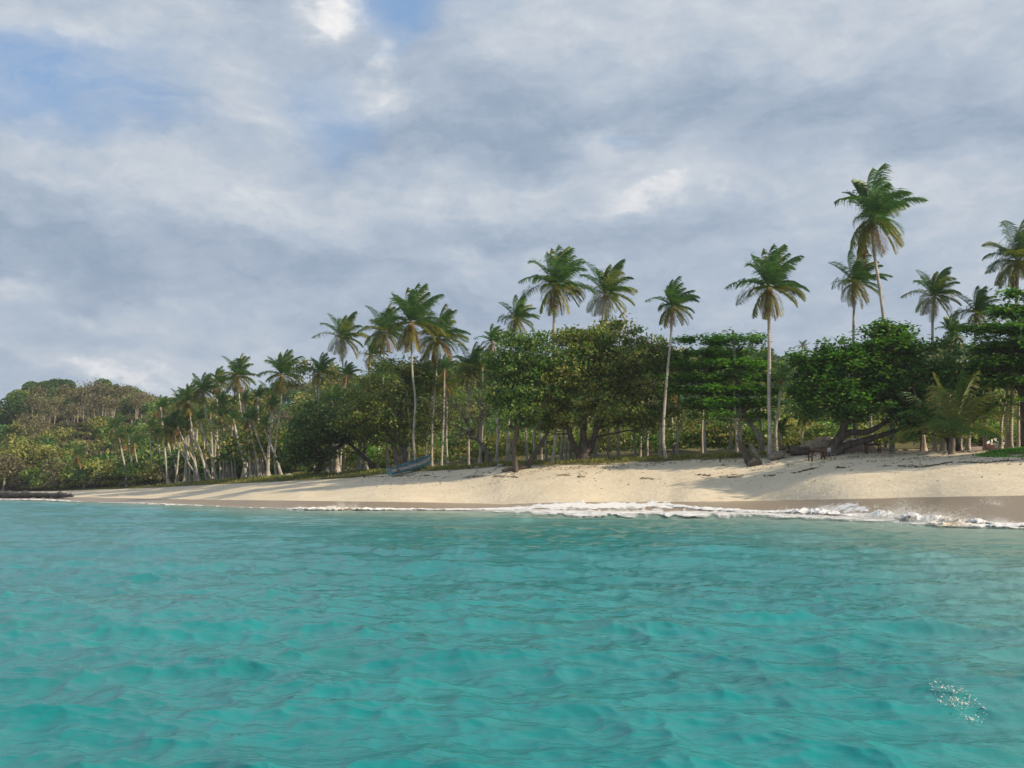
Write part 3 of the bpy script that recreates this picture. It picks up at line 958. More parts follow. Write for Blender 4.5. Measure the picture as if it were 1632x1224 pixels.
# ------------------------------------------------------------------ coconut palms
def frond_mesh(L, az, el, droop, wind, kind, rs, w0=0.036):
    """one leaf of a coconut palm; the trade wind blows towards +X"""
    m = 16
    P = [np.zeros(3)]; T = []; wind = wind * 1.0
    d = np.array([math.cos(el) * math.cos(az), math.cos(el) * math.sin(az), math.sin(el)])
    W = np.array([1.0, 0.25, -0.05])
    for i in range(m - 1):
        t = i / (m - 1)
        d = d + (np.array([0, 0, -1.0]) * droop * (0.3 + 1.6 * t) + W * wind * (0.15 + 1.3 * t)) / (m - 1)
        d /= np.linalg.norm(d)
        P.append(P[-1] + d * L / (m - 1)); T.append(d.copy())
    P = np.array(P); T = np.array(T + [T[-1]])
    g_ = Geo()
    base = {'green': (0.058, 0.14, 0.028), 'olive': (0.16, 0.20, 0.035), 'yellow': (0.27, 0.27, 0.055), 'dead': (0.26, 0.15, 0.06)}[kind]
    base = np.array(base) * (0.85 + 0.35 * rs.random())
    rc = np.array({'green': (0.16, 0.19, 0.05), 'olive': (0.24, 0.22, 0.07), 'yellow': (0.36, 0.27, 0.07), 'dead': (0.24, 0.13, 0.06)}[kind])
    g_.tube(P, np.linspace(0.045, 0.010, m), 3, rc, cap=False)
    # leaflets
    nl = 50
    tt = np.linspace(0.13, 1.0, nl)
    idx = tt * (m - 1); i0 = np.minimum(idx.astype(int), m - 2); fr = (idx - i0)[:, None]
    pos = P[i0] * (1 - fr) + P[i0 + 1] * fr
    tan = T[i0]
    side = np.cross(tan, np.array([0, 0, 1.0])); sn = np.linalg.norm(side, axis=1)[:, None]
    fb = np.array([-math.sin(az), math.cos(az), 0]) * -1.0
    side = np.where(sn > 0.12, side / (sn + 1e-6), fb)
    upv = np.cross(side, tan)
    prof_ = np.sin(np.clip(tt * 0.9 + 0.12, 0, 1) * math.pi) ** 0.55
    Vs = []; Qs = []; Cs = []; n = 0
    for sg in (-1, 1):
        ll = (1.25 * prof_ + 0.12) * (0.85 + 0.3 * rs.random(nl)) * (L / 4.3)
        fwd = 0.38 + 0.55 * tt + 0.12 * rs.normal(0, 1, nl)
        lift = 0.30 - 0.2 * rs.random(nl)
        dv = side * sg + tan * fwd[:, None] + upv * lift[:, None] + W * wind * 1.1 + 0.10 * rs.normal(0, 1, (nl, 3))
        dv /= np.linalg.norm(dv, axis=1)[:, None]
        sag = (0.55 + 0.5 * rs.random(nl)) * (1.0 if kind != 'dead' else 1.6)
        p1 = pos + dv * (ll * 0.5)[:, None]
        d2 = dv + np.array([0, 0, -1.0]) * sag[:, None] + W * wind * 0.5
        d2 /= np.linalg.norm(d2, axis=1)[:, None]
        p2 = p1 + d2 * (ll * 0.55)[:, None]
        wv = tan * 0.5 + upv * 0.4
        wv /= np.linalg.norm(wv, axis=1)[:, None]
        V = np.stack([pos - wv * w0 * 0.6, pos + wv * w0 * 0.6, p1 + wv * w0, p1 - wv * w0, p2 + wv * 0.006, p2 - wv * 0.006], 1)
        Q = np.array([[0, 1, 2, 3], [3, 2, 4, 5]])
        Vs.append(V.reshape(-1, 3)); Qs.append((np.arange(nl)[:, None, None] * 6 + Q[None]).reshape(-1, 4) + n); n += nl * 6
        c = base * (1 + 0.2 * rs.normal(0, 1, (nl, 1))).clip(0.6, 1.5)
        tip = c * np.array([1.35, 1.1, 1.0])
        Cs.append(np.stack([c, c, c, c, tip, tip], 1).reshape(-1, 3))
    g_.v.append(np.vstack(Vs)); g_.f.append(np.vstack(Qs) + g_.n); g_.n += n; g_.c.append(np.vstack(Cs))
    return mesh_np('frond', np.vstack(g_.v), np.vstack(g_.f), M['frond'], tint=np.vstack(g_.c), link=False)


def crown_proto(seed, wind=0.55, n=38, upright=0.0, dead=2):
    rs = np.random.default_rng(seed)
    out = []
    for i in range(n):
        t = i / (n - 1)                       # 0 youngest on top, 1 oldest hanging
        az = i * 2.39996 + rs.normal(0, 0.55)
        el = math.radians(86 - 146 * t ** 1.18 + rs.normal(0, 12) + upright * 12)
        L = 4.25 * (0.82 + 0.22 * math.sin(math.pi * min(1, t * 1.25 + 0.15))) * (0.84 + 0.28 * rs.random())
        droop = 0.62 + 0.75 * t + 0.25 * rs.random()
        w = wind * (1.5 - 1.05 * t) * (0.8 + 0.4 * rs.random())
        kind = 'green' if t < 0.64 else ('olive' if t < 0.86 else 'yellow')
        if i >= n - dead:
            kind = 'dead'; droop += 0.8
        if t < 0.62 and rs.random() < 0.22:
            kind = 'olive'
        out.append(frond_mesh(L, az, el, droop, w, kind, rs))
    return out


PROTOS = [crown_proto(101, 0.6), crown_proto(102, 0.85, 37), crown_proto(103, 0.45, 40, dead=3), crown_proto(104, 1.0, 36, dead=1), crown_proto(105, 0.65, 29, dead=0)]
SMALL = [[f for k, f in enumerate(p) if k % 3 != 1] for p in PROTOS]


def nuts_mesh():
    g_ = Geo(); rs = np.random.default_rng(3)
    for k in range(14):
        a = rs.random() * 6.28; r = 0.25 + 0.15 * rs.random(); z = -0.15 - 0.45 * rs.random()
        c = np.array([r * math.cos(a), r * math.sin(a), z])
        P = np.array([c + [0, 0, h * 0.13] for h in (-1, -.6, 0, .6, 1)])
        g_.tube(P, [0.02, .09, .12, .09, .02], 6, cap=False)
    V = np.vstack(g_.v); Q = np.vstack(g_.f)
    return mesh_np('coconut_cluster', V, Q, M['coconut'], link=False, smooth=True)


def heart_mesh():
    g_ = Geo()
    g_.tube(np.array([[0, 0, z] for z in (-0.9, -0.5, -0.1, 0.25, 0.7)]), [0.16, .24, .27, .2, .04], 8, cap=False, wob=.3)
    return mesh_np('crown_base', np.vstack(g_.v), np.vstack(g_.f), M['soil'], link=False)


NUTS = nuts_mesh(); HEART = heart_mesh()


def link_part(name, me, parent, loc, scale=1.0, rz=0.0):
    o = bpy.data.objects.new(name, me)
    COL.objects.link(o); o.parent = parent
    o.location = loc; o.scale = (scale,) * 3; o.rotation_euler = (0, 0, rz)
    return o


def palm(cx, cy, dia, bx, Y, label, proto=0, mid=None, r=0.15, group=None, nuts=True, small=False, rz=0.0, name='coconut_palm', cat='palm tree', base_r=2.0, topless=False):
    b = snap(bx, Y, -0.1)
    top = at(cx, cy, Y)
    root = empty(name, b)
    tag(root, label, cat, group)
    pts = [np.zeros(3)]
    h = top[2] - b[2]
    if mid:
        for (mx, my) in mid:
            pts.append(at(mx, my, Y) - b)
    else:
        rs = np.random.default_rng(int(abs(cx * 13 + cy)))
        lean = (top - b)
        pts.append(lean * 0.35 + np.array([(rs.random() - .5) * 0.03 * h - lean[0] * 0.10, 0, 0.0]))
        pts.append(lean * 0.70 + np.array([(rs.random() - .5) * 0.02 * h, 0, 0.0]))
    pts.append(top - b)
    n = 22
    P = spline(pts, n)
    t = np.linspace(0, 1, n)
    R = r * (1.0 - 0.30 * t) * (1 + (base_r - 1) * np.exp(-t * h / 0.55)) + 0.0
    g_ = Geo(); g_.tube(P, R, 9, wob=0.07, seed=int(cx))
    g_.build('trunk', M['palm_bark'], root, smooth=True)
    if topless:
        return root
    s = dia * Y / F / 7.4
    tl = tuple(top - b)
    for me in (SMALL if small else PROTOS)[proto % 5]:
        link_part('frond', me, root, tl, s, rz)
    link_part('crown_base', HEART, root, tl, s, rz)
    if nuts:
        link_part('coconut_cluster', NUTS, root, tl, s, rz)
    return root


PALMS = [
    # cx, cy, dia, base x, depth behind the crest, label, proto, options
    (124, 727, 42, 135, 5, 'short leaning palm low on the far left bank', 2, dict(mid=[(129, 748)], small=True)),
    (181, 683, 46, 190, 12, 'left palm of the close pair standing below the left hill', 0, dict(mid=[(184, 720)], small=True)),
    (196, 700, 44, 200, 14, 'lower right palm of the close pair below the left hill, browning leaves', 2, dict(small=True)),
    (240, 683, 44, 247, 6, 'palm with a straight slim trunk left of the leaning cluster', 4, dict(small=True, mid=[(240, 720)])),
    (270, 684, 62, 321, 4, 'yellow-fringed palm whose trunk leans far left from the sand edge', 2, dict(mid=[(300, 738), (280, 705)])),
    (300, 640, 56, 336, 5, 'palm with a long diagonal trunk rising out of the leaning cluster', 0, dict(mid=[(327, 735), (308, 690)])),
    (322, 622, 54, 367, 8, 'dark-topped palm crossing behind the tall leaning ones at left', 3, dict(mid=[(358, 728), (332, 672)])),
    (347, 610, 46, 370, 14, 'narrow wind-swept palm between two taller crowns at left', 1, dict(mid=[(353, 700), (346, 655)])),
    (378, 600, 64, 394, 10, 'tall palm with orange hanging leaves in the left grove', 2, dict(mid=[(392, 700), (384, 655)])),
    (325, 690, 44, 329, 9, 'dark low palm inside the leaning cluster', 4, dict(small=True)),
    (449, 598, 72, 440, 5, 'lone tall palm with a pale clear trunk left of the spreading trees', 0, dict(mid=[(438, 720), (447, 650)])),
    (430, 632, 50, 436, 40, 'hazy palm behind the lone tall one at left', 2, dict(small=True)),
    (545, 538, 80, 549, 12, 'palm standing above the treetops, leftmost of the high group', 4, {}),
    (528, 606, 56, 530, 22, 'palm half sunk in leaves under the leftmost high crown', 1, dict(small=True)),
    (612, 530, 82, 603, 14, 'left palm of the three crowded crowns over the blue boat', 2, {}),
    (655, 515, 112, 664, 1.6, 'tallest palm over the blue boat, with a bare curving trunk', 0, dict(mid=[(659, 700), (662, 640), (657, 590)])),
    (698, 540, 98, 688, 9, 'right palm of the three crowded crowns over the blue boat, yellowing', 2, {}),
    (590, 566, 60, 585, 25, 'small palm tucked behind the three crowded crowns', 3, dict(small=True)),
    (750, 588, 76, 747, 6, 'palm with rusty hanging leaves right of the twiggy grey tree', 2, dict(mid=[(747, 690)])),
    (776, 602, 58, 763, 7, 'smaller palm leaning right beside the rusty one', 4, dict(mid=[(768, 690)])),
    (822, 508, 72, 808, 8, 'wind-bent palm just above the left shoulder of the big tree', 3, dict(mid=[(810, 680)])),
    (785, 545, 56, 792, 20, 'small palm peeking out left of the big tree', 1, dict(small=True)),
    (885, 455, 116, 880, 0.5, 'left palm of the two standing tall over the big tree', 0, dict(mid=[(885, 690), (882, 560)], r=.17)),
    (965, 468, 104, 949, 4.5, 'right palm of the two standing tall over the big tree', 4, dict(mid=[(952, 650), (956, 560)], r=.17)),
    (1072, 488, 82, 1062, 0, 'slender palm between the big tree and the tiered tree', 1, dict(mid=[(1057, 690), (1063, 600), (1069, 540)])),
    (1225, 458, 122, 1229, -2, 'full-crowned palm with a thick pale trunk right of the tiered tree', 0, dict(mid=[(1226, 640), (1226, 560)], r=.19)),
    (1362, 450, 98, 1363, 6, 'palm left of and below the highest crown', 3, dict(mid=[(1361, 640), (1360, 540)])),
    (1391, 347, 154, 1424, 2, 'highest palm of the beach, with a large ragged crown', 1, dict(mid=[(1418, 620), (1406, 490), (1393, 400)], r=.17)),
    (1488, 472, 88, 1492, 5, 'dark palm with few leaves standing alone right of the highest', 4, dict(mid=[(1490, 640), (1486, 540)], nuts=False)),
    (1556, 498, 80, 1545, 5, 'palm bent over behind the right edge tree', 3, dict(mid=[(1551, 600)])),
    (1517, 532, 62, 1512, 9, 'lowest palm between the dark one and the bent one at right', 1, dict(mid=[(1514, 620)])),
    (1622, 415, 116, 1613, 4, 'dense dark palm cut by the right edge of the view', 2, dict(mid=[(1612, 650), (1618, 540)], r=.2)),
    (1210, 590, 74, 1215, 22, 'dull browning palm behind the right side of the tiered tree', 2, {}),
    (1284, 655, 58, 1280, 7, 'low palm with arching leaves behind the fallen log', 0, dict(mid=[(1279, 690)], r=.1, nuts=False)),
    (1243, 688, 46, 1247, 8, 'stubby young palm left of the fallen log', 4, dict(r=.16, nuts=False, small=True)),
    (1068, 625, 60, 1075, 18, 'brown-leaved palm under the left edge of the tiered tree', 2, {}),
    (1293, 612, 24, 1294, 130, 'tiny palm on the dark slope behind the slanting tree', 0, dict(small=True, nuts=False)),
    (1279, 553, 22, 1280, 338, 'tiny palm breaking the far ridge line', 4, dict(small=True, nuts=False)),
]
for cx, cy, dia, bx, off, label, pr, kw in PALMS:
    palm(cx, cy, dia, bx, YC(bx) + off, label, pr, rz=random.uniform(-0.35, 0.35), **kw)

ORD = ['first', 'second', 'third', 'fourth', 'fifth', 'sixth', 'seventh', 'eighth', 'ninth', 'tenth', 'eleventh', 'twelfth']


def landmark_labels(pxs, marks, noun):
    """label every trunk by counting from the landmark on its left"""
    order = sorted(range(len(pxs)), key=lambda i: pxs[i])
    cnt = {}; out = {}
    for i in order:
        m = [mk for mk in marks if mk[0] <= pxs[i]][-1]
        k = cnt.get(m[1], 0); cnt[m[1]] = k + 1
        out[i] = f'{ORD[k]} {noun} right of {m[1]}'
    return out


MARKS = [(0, 'the lone tall palm'), (600, 'the low dark tree foot'), (690, "the blue boat's bow"), (748, 'the rusty-leaved palm trunk'), (822, 'the dark leaning tree foot'),
         (882, 'the left palm over the big tree'), (950, 'the right palm over the big tree'), (1062, 'the slender palm'), (1181, 'the headless dead palm'),
         (1229, 'the thick pale palm'), (1363, 'the palm below the highest'), (1424, 'the highest palm'), (1519, 'the young palm'), (1590, 'the small dinghy')]
MARKS_L = [(0, 'the far left low palm'), (247, 'the straight slim left palm'), (321, 'the yellow-fringed palm foot'), (367, 'the dark-topped palm foot'), (394, 'the orange-skirted palm foot')]
# slim trunks of the grove behind the beach, their crowns lost in the leaves above
grove = [(500, 10), (541, 16), (576, 12), (618, 18), (651, 14), (678, 20), (703, 16), (714, 22), (766, 12), (791, 9), (811, 16),
         (841, 24), (853, 10), (863, 18), (871, 14), (893, 9), (902, 16), (909, 8), (969, 14), (986, 11), (1014, 15), (1021, 22),
         (1031, 18), (1052, 8), (1080, 11), (1125, 9), (1120, 20), (1163, 13), (1176, 8), (1217, 14), (1238, 9), (1370, 12),
         (1390, 16), (1476, 14), (1504, 10), (1533, 7), (1573, 9), (1598, 5), (1607, 8), (1626, 5), (1632, 10), (1645, 7)]
GL = landmark_labels([q[0] for q in grove], MARKS, 'slim pale palm trunk')
for k, (bx, off) in enumerate(grove):
    rs = random.Random(k * 7 + 1)
    cy = rs.uniform(585, 640) if bx < 760 else rs.uniform(575, 625)
    lean = rs.uniform(-10, 12)
    palm(bx + lean, cy, rs.uniform(42, 58), bx, YC(bx) + max(2.0, off * .5), GL[k], k,
         r=rs.uniform(.11, .16), group='slim palms of the grove behind the beach', small=True, nuts=False, rz=rs.uniform(-.4, .4))
# leaning, crossing trunks at the left
lean_l = [(254, 267, 705), (262, 250, 712), (284, 262, 705), (293, 305, 690), (303, 292, 688), (314, 300, 700), (318, 283, 702), (330, 300, 690), (345, 318, 690),
          (352, 345, 700), (360, 372, 690), (372, 352, 685), (386, 398, 700), (392, 372, 690), (402, 420, 700), (408, 398, 690), (414, 396, 690), (422, 412, 680), (430, 402, 690),
          (310, 315, 690), (338, 335, 680), (272, 280, 700), (448, 420, 700), (202, 190, 720), (213, 205, 715), (224, 214, 730), (268, 256, 672), (298, 285, 660), (356, 352, 665), (376, 372, 668), (418, 410, 655), (426, 434, 668), (280, 292, 668), (340, 345, 655), (400, 388, 660)]
LL = landmark_labels([q[0] for q in lean_l], MARKS_L, 'slim leaning palm trunk')
for k, (bx, cx, cy) in enumerate(lean_l):
    rs = random.Random(k * 11 + 3)
    palm(cx, cy - 22, rs.uniform(28, 42), bx, YC(bx) + rs.uniform(1, 12), LL[k], k,
         r=rs.uniform(.16, .26), group='leaning palms of the left grove', small=True, nuts=False, rz=rs.uniform(-.4, .4))
# the stout pale boles between the low dark tree and the boat
for k, (bx, cx, cy, r) in enumerate([(524, 531, 640, .42), (537, 528, 640, .38), (570, 584, 640, .3), (583, 576, 650, .3), (640, 652, 650, .26)]):
    palm(cx, cy, 50, bx, YC(bx) + 4 + k, f'{ORD[k]} from left of the stout pale boles behind the low dark tree' if k < 4 else 'pale slanting bole behind the blue boat', k, r=r * .8,
         group='stout pale boles' if k < 4 else None, small=True, nuts=False, base_r=2.4)
# headless trunk above the tiered tree
palm(1168, 526, 10, 1181, YC(1180) + 5, 'tall dead palm trunk without a crown, poking above the tiered tree', 0, mid=[(1178, 640), (1170, 560)], r=.17, topless=True, name='dead_palm_trunk', cat='dead palm')


# the young palm with huge leaves at the right
def young_palm():
    Y = 84.0
    b = snap(1519, Y, -0.1)
    root = empty('young_coconut_palm', b)
    tag(root, 'young stemless palm with huge arching leaves beside the leaning trunk', 'palm tree')
    g_ = Geo(); g_.tube(spline([np.zeros(3), np.array([0.05, 0, .6]), np.array([0.1, 0, 1.5])], 8), np.linspace(.30, .2, 8), 9, wob=.35)
    g_.build('trunk', M['bark_mid'], root, smooth=True)
    rs = np.random.default_rng(55)
    for k in range(17):
        az = k * 2.39996 + .5; t = k / 16
        me = frond_mesh(5.6 * (0.85 + .25 * rs.random()), az, math.radians(84 - 62 * t), 0.95 + .6 * t, 0.15, 'olive' if k % 3 else 'green', rs, w0=.03)
        link_part('frond', me, root, (0.1, 0, 1.35))


young_palm()

# ------------------------------------------------------------------ broad-leaved trees
broad_tree('spreading_tree', 'big multi-stemmed spreading tree in the middle of the beach', 'tree', 102.5, (930,),
           [(q[0], q[1] + 11, q[2], q[3] * .86, *q[4:]) for q in [(965, 560, 100, 36), (905, 590, 62, 44, -1), (1010, 600, 66, 44), (930, 640, 92, 36, -1), (1015, 655, 50, 34, 1), (960, 532, 68, 24), (1040, 565, 34, 30),
            (930, 520, 30, 12), (968, 507, 22, 8), (875, 640, 36, 40), (1048, 640, 24, 30), (955, 605, 70, 50, 2)]],
           [[(929, None, .95), (930, 722, .62), (930, 700, .34), (925, 655, .26), (905, 610, .14)], [(926, 726, .42), (912, 704, .27), (903, 672, .24), (882, 640, .14)],
            [(934, 726, .42), (945, 704, .27), (953, 672, .24), (975, 620, .15), (1010, 580, .08)], [(930, 700, .26), (932, 665, .24), (940, 600, .16), (955, 545, .08)],
            [(950, 690, .2), (968, 650, .14), (1000, 620, .12), (1040, 610, .06)]],
           'mixed', (0.26, 0.44), 42, 0.85, 1.05, 0.0, seed=31, pal2=('olive', .55), nlimb=90, twig=30, hollow=.3)
broad_tree('spreading_tree', 'dark tree leaning against the left side of the big spreading tree', 'tree', 99.5, (822,),
           [(q[0], q[1] + 10, q[2], q[3] * .86, *q[4:]) for q in [(830, 560, 52, 38), (800, 600, 34, 40), (845, 620, 46, 44), (870, 560, 36, 34), (815, 650, 40, 28), (850, 530, 30, 14), (790, 560, 18, 20)]],
           [[(822, None, .32), (819, 712, .22), (824, 690, .2), (828, 640, .18), (835, 580, .08)], [(822, 690, .2), (812, 660, .14), (800, 620, .07)]],
           'mixed', (0.26, 0.44), 40, 0.85, 1.0, seed=32, hollow=.3, nlimb=50, pal2=('dark', .3))
broad_tree('tiered_almond_tree', 'bright green tree with flat leafy tiers between two slender palms', 'tree', 100, (1219,),
           [(1150, 550, 66, 10), (1125, 580, 60, 14), (1185, 590, 50, 12), (1110, 615, 48, 14), (1165, 622, 66, 14), (1215, 630, 44, 16), (1150, 650, 66, 12), (1200, 655, 36, 10),
            (1115, 645, 34, 10), (1140, 535, 14, 5), (1100, 600, 26, 10), (1150, 600, 60, 40)],
           [[(1222, None, .34), (1208, 696, .24), (1192, 668, .2), (1178, 640, .17), (1160, 590, .1), (1150, 550, .05)],
            [(1178, 640, .13), (1140, 620, .1), (1100, 610, .05)], [(1170, 615, .12), (1200, 600, .08), (1230, 600, .04)], [(1165, 600, .11), (1190, 575, .08), (1200, 550, .04)]],
           'bright', (0.32, 0.54), 42, 0.85, 1.15, 1.25, seed=33, pal2=('almond', .5), up=.72, bark='bark_grey', nlimb=50, hollow=.2)
broad_tree('slanting_almond_tree', 'heavy dark tree slanting over the tables with long low limbs', 'tree', 89.5, (1323,),
           [(1415, 560, 46, 46), (1360, 590, 62, 44), (1310, 600, 42, 34), (1425, 610, 44, 46), (1370, 640, 66, 36), (1300, 640, 34, 28), (1440, 540, 22, 22), (1345, 560, 36, 18),
            (1455, 640, 24, 30), (1400, 600, 56, 56, 1), (1418, 528, 26, 12), (1285, 575, 14, 8)],
           [[(1319, None, .52), (1330, 708, .42), (1342, 690, .38), (1350, 660, .34), (1362, 620, .24), (1380, 570, .12)],
            [(1336, 704, .3), (1352, 690, .28), (1378, 689, .26), (1400, 680, .22), (1425, 664, .17), (1450, 640, .1)],
            [(1322, None, .42), (1345, 712, .34), (1375, 703, .3), (1410, 692, .22), (1445, 680, .13)],
            [(1348, 668, .2), (1325, 630, .14), (1305, 600, .07)]],
           'almond_dark', (0.32, 0.54), 42, 0.85, 1.2, seed=34, up=.62, nlimb=60, pal2=('almond', .35))
broad_tree('edge_almond_tree', 'broad dark tree filling the right edge of the view', 'tree', 85, (1640,),
           [(1600, 520, 44, 22), (1640, 560, 70, 50), (1590, 575, 42, 24), (1630, 490, 32, 18), (1575, 610, 30, 18), (1640, 610, 60, 34), (1560, 570, 18, 10), (1680, 540, 60, 60), (1610, 550, 60, 40, 2)],
           [[(1640, None, .6), (1638, 690, .48), (1634, 640, .4), (1628, 580, .24), (1620, 520, .1)], [(1636, 640, .24), (1610, 600, .16), (1585, 580, .08)], [(1638, 650, .24), (1665, 600, .16), (1690, 560, .08)]],
           'almond_dark', (0.32, 0.54), 42, 0.9, 1.3, 1.5, seed=35, up=.66, nlimb=50, pal2=('almond', .4))
broad_tree('wide_grey_limbed_tree', 'wide tree with grey limbs fanning out above the blue boat', 'tree', 127, (641,),
           [(q[0], q[1] + 8, q[2], q[3] * .85, *q[4:]) for q in [(640, 600, 66, 28), (590, 620, 44, 32), (700, 600, 46, 24), (640, 650, 80, 28), (690, 660, 46, 30), (590, 665, 44, 24), (735, 590, 20, 12), (560, 650, 26, 24), (640, 575, 50, 12), (645, 690, 50, 12)]],
           [[(637, None, .45), (628, 712, .3), (618, 690, .24), (600, 660, .16), (575, 635, .07)], [(642, None, .45), (640, 716, .3), (632, 690, .24), (640, 640, .16), (650, 600, .07)],
            [(648, None, .5), (645, 716, .34), (630, 688, .26), (600, 670, .14), (560, 665, .07)], [(640, 700, .24), (665, 680, .16), (700, 650, .1), (725, 620, .05)]],
           'olive', (0.26, 0.46), 36, 0.95, 0.95, seed=36, nlimb=110, bark='bark_mid', pal2=('mixed', .5), twig=80)
broad_tree('low_dark_tree', 'low dark spreading tree left of the blue boat, trunk arched to the ground', 'tree', 133, (597,),
           [(505, 680, 50, 34), (540, 660, 50, 30), (480, 700, 36, 26), (560, 690, 36, 20), (520, 710, 40, 20), (500, 725, 40, 12), (590, 690, 26, 22), (470, 730, 22, 8)],
           [[(600, None, .34), (590, 737, .3), (575, 724, .24), (555, 705, .2), (530, 690, .1)], [(500, None, .34), (520, 725, .3), (545, 708, .22), (560, 690, .1)]],
           'dark', (0.28, 0.48), 38, 1.0, 1.2, seed=37, nlimb=50, pal2=('olive', .22))
broad_tree('sparse_tree', 'thin open tree with pale branches and few leaves left of the high palms', 'tree', 148, (505,),
           [(500, 590, 22, 12), (520, 620, 34, 22), (500, 650, 30, 20), (550, 625, 26, 20), (482, 585, 10, 6), (470, 610, 12, 8), (530, 585, 18, 9)],
           [[(506, None, .26), (506, 700, .2), (504, 640, .16), (500, 590, .07)], [(505, 650, .12), (480, 612, .08), (465, 608, .04)], [(505, 640, .12), (535, 612, .07), (560, 600, .03)]],
           'olive', (0.28, 0.48), 24, 1.0, 0.8, seed=38, bark='bark_grey', nlimb=60, twig=40)
broad_tree('twiggy_grey_tree', 'nearly bare grey twiggy tree right of the blue boat', 'tree', 112, (781,),
           [(735, 655, 36, 30), (765, 640, 26, 30), (725, 690, 30, 14), (750, 620, 24, 14)],
           [[(784, None, .3), (776, 722, .22), (762, 702, .17), (748, 680, .12), (730, 650, .06)], [(762, 702, .12), (765, 660, .08), (770, 620, .04)], [(752, 690, .1), (728, 680, .06), (706, 672, .03)]],
           'olive', (0.2, 0.34), 8, 1.0, 1.0, seed=39, bark='bark_mid', nlimb=120, twig=140)
broad_tree('red_leaved_tree', 'small tree with rust red leaves by the dark leaning trunk', 'tree', 95, (1470,),
           [(1468, 650, 26, 22), (1448, 672, 20, 10), (1490, 640, 20, 16), (1440, 640, 14, 12)],
           [[(1470, None, .12), (1469, 690, .1), (1468, 650, .05)]], 'red', (0.2, 0.34), 26, 0.8, 0.7, seed=40, nlimb=20)
broad_tree('arched_dark_tree', 'dark tree with low trunk leaning left beside the young palm', 'tree', 88, (1520,),
           [(1480, 600, 32, 18), (1470, 665, 34, 12), (1530, 600, 40, 26), (1500, 560, 26, 12), (1565, 640, 30, 24), (1448, 690, 22, 7)],
           [[(1524, None, .62), (1516, 700, .48), (1496, 680, .42), (1475, 658, .32), (1462, 640, .22), (1455, 615, .1)], [(1500, 684, .26), (1505, 640, .16), (1520, 600, .07)]],
           'almond_dark', (0.3, 0.5), 38, 0.9, 1.0, seed=41, nlimb=40, pal2=('red', .06))
broad_tree('leafy_tree', 'mid green rounded tree between the leaning cluster and the lone palm', 'tree', 168, (392,),
           [(390, 655, 34, 22), (370, 690, 30, 18), (410, 690, 26, 18), (350, 670, 18, 20), (395, 630, 18, 10)],
           [[(392, None, .3), (391, 710, .24), (388, 670, .12)], [(391, 705, .14), (375, 690, .1), (362, 680, .05)]], 'olive', (0.26, 0.44), 26, 1.1, 0.7, seed=42, bark='bark_grey', nlimb=40, pal2=('mixed', .5), twig=30)
broad_tree('flat_topped_tree', 'fresh green flat-topped tree above the crossing left trunks', 'tree', 158, (425,),
           [(420, 703, 30, 8), (395, 710, 20, 6), (440, 700, 20, 8), (428, 716, 30, 5)],
           [[(428, None, .2), (425, 730, .16), (420, 706, .08)]], 'bright', (0.26, 0.42), 36, 1.0, 1.1, 1.0, seed=43, nlimb=16)
broad_tree('leafy_tree', 'dense tree left of the spreading canopy, just under the small peeking palm', 'tree', 122, (770,),
           [(765, 640, 26, 14), (740, 630, 20, 12), (600, 590, 24, 14), (800, 650, 20, 20)],
           [[(770, None, .14), (769, 690, .12), (766, 640, .06)]], 'mixed', (0.2, 0.34), 24, .9, 0.8, seed=44, nlimb=20)
# trees that stand just outside the right edge and throw their shade on the sand
for k, (px, Y, h) in enumerate([(2250, 66, 300), (2030, 70.5, 320), (1850, 73.5, 430)]):
    broad_tree('beach_tree', f'{["nearest", "middle", "farthest"][k]} shade tree standing outside the right edge of the view', 'tree', Y, (px,),
               [(px, h + 20, 110, 60), (px - 40, h + 100, 120, 60), (px + 50, h + 170, 120, 60), (px - 20, h + 200, 90, 50)],
               [[(px, None, .5), (px + 4, 660, .4), (px, h + 120, .2), (px - 10, h + 70, .08)]], 'almond_dark', (0.45, 0.7), 34, 1.3, .8, seed=60 + k, nlimb=20,
               group='shade trees beyond the right edge')


# ------------------------------------------------------------------ hillside woodland and undergrowth
def woodland(name, label, crowns, seed, mat='far_leaf', kind='stuff', cat='woodland'):
    """crowns: x, y, z(ground), radius, height, palette, leaves, leaf size"""
    rs = np.random.default_rng(seed)
    Cs = []; Sz = []; Co = []
    for x, y, z, r, h, pal, n, ls in crowns:
        v = rs.normal(0, 1, (n, 3)); v /= np.linalg.norm(v, axis=1)[:, None]
        v[:, 2] = np.abs(v[:, 2]) * 1.1 - 0.5
        k = 9                                         # knobbly outline: several bosses per crown
        cc = rs.normal(0, 1, (k, 3)); cc /= np.linalg.norm(cc, axis=1)[:, None]; cc[:, 2] = np.abs(cc[:, 2])
        pick = rs.integers(0, k, n)
        p = cc[pick] * 0.55 + v * (0.5 + 0.12 * rs.random((n, 1)))
        p = p * np.array([r, r, h * 0.5]) + np.array([x, y, z + h * 0.40])
        Cs.append(p); Sz.append(ls * (0.6 + 0.8 * rs.random(n)))
        c = tints(pal, n, rs, .16)
        c *= (1 + 0.16 * rs.normal(0, 1, (k, 1)))[pick].clip(.6, 1.5) * (0.75 + 0.5 * rs.random())
        Co.append(c)
    C = np.vstack(Cs); S = np.concatenate(Sz); Co = np.vstack(Co)
    V, Q, T = leaf_quads(C, S, Co, rs, 0.35, 0.7)
    o = mesh_np(name, V, Q, M[mat], tint=T)
    tag(o, label, cat, kind=kind)
    return o


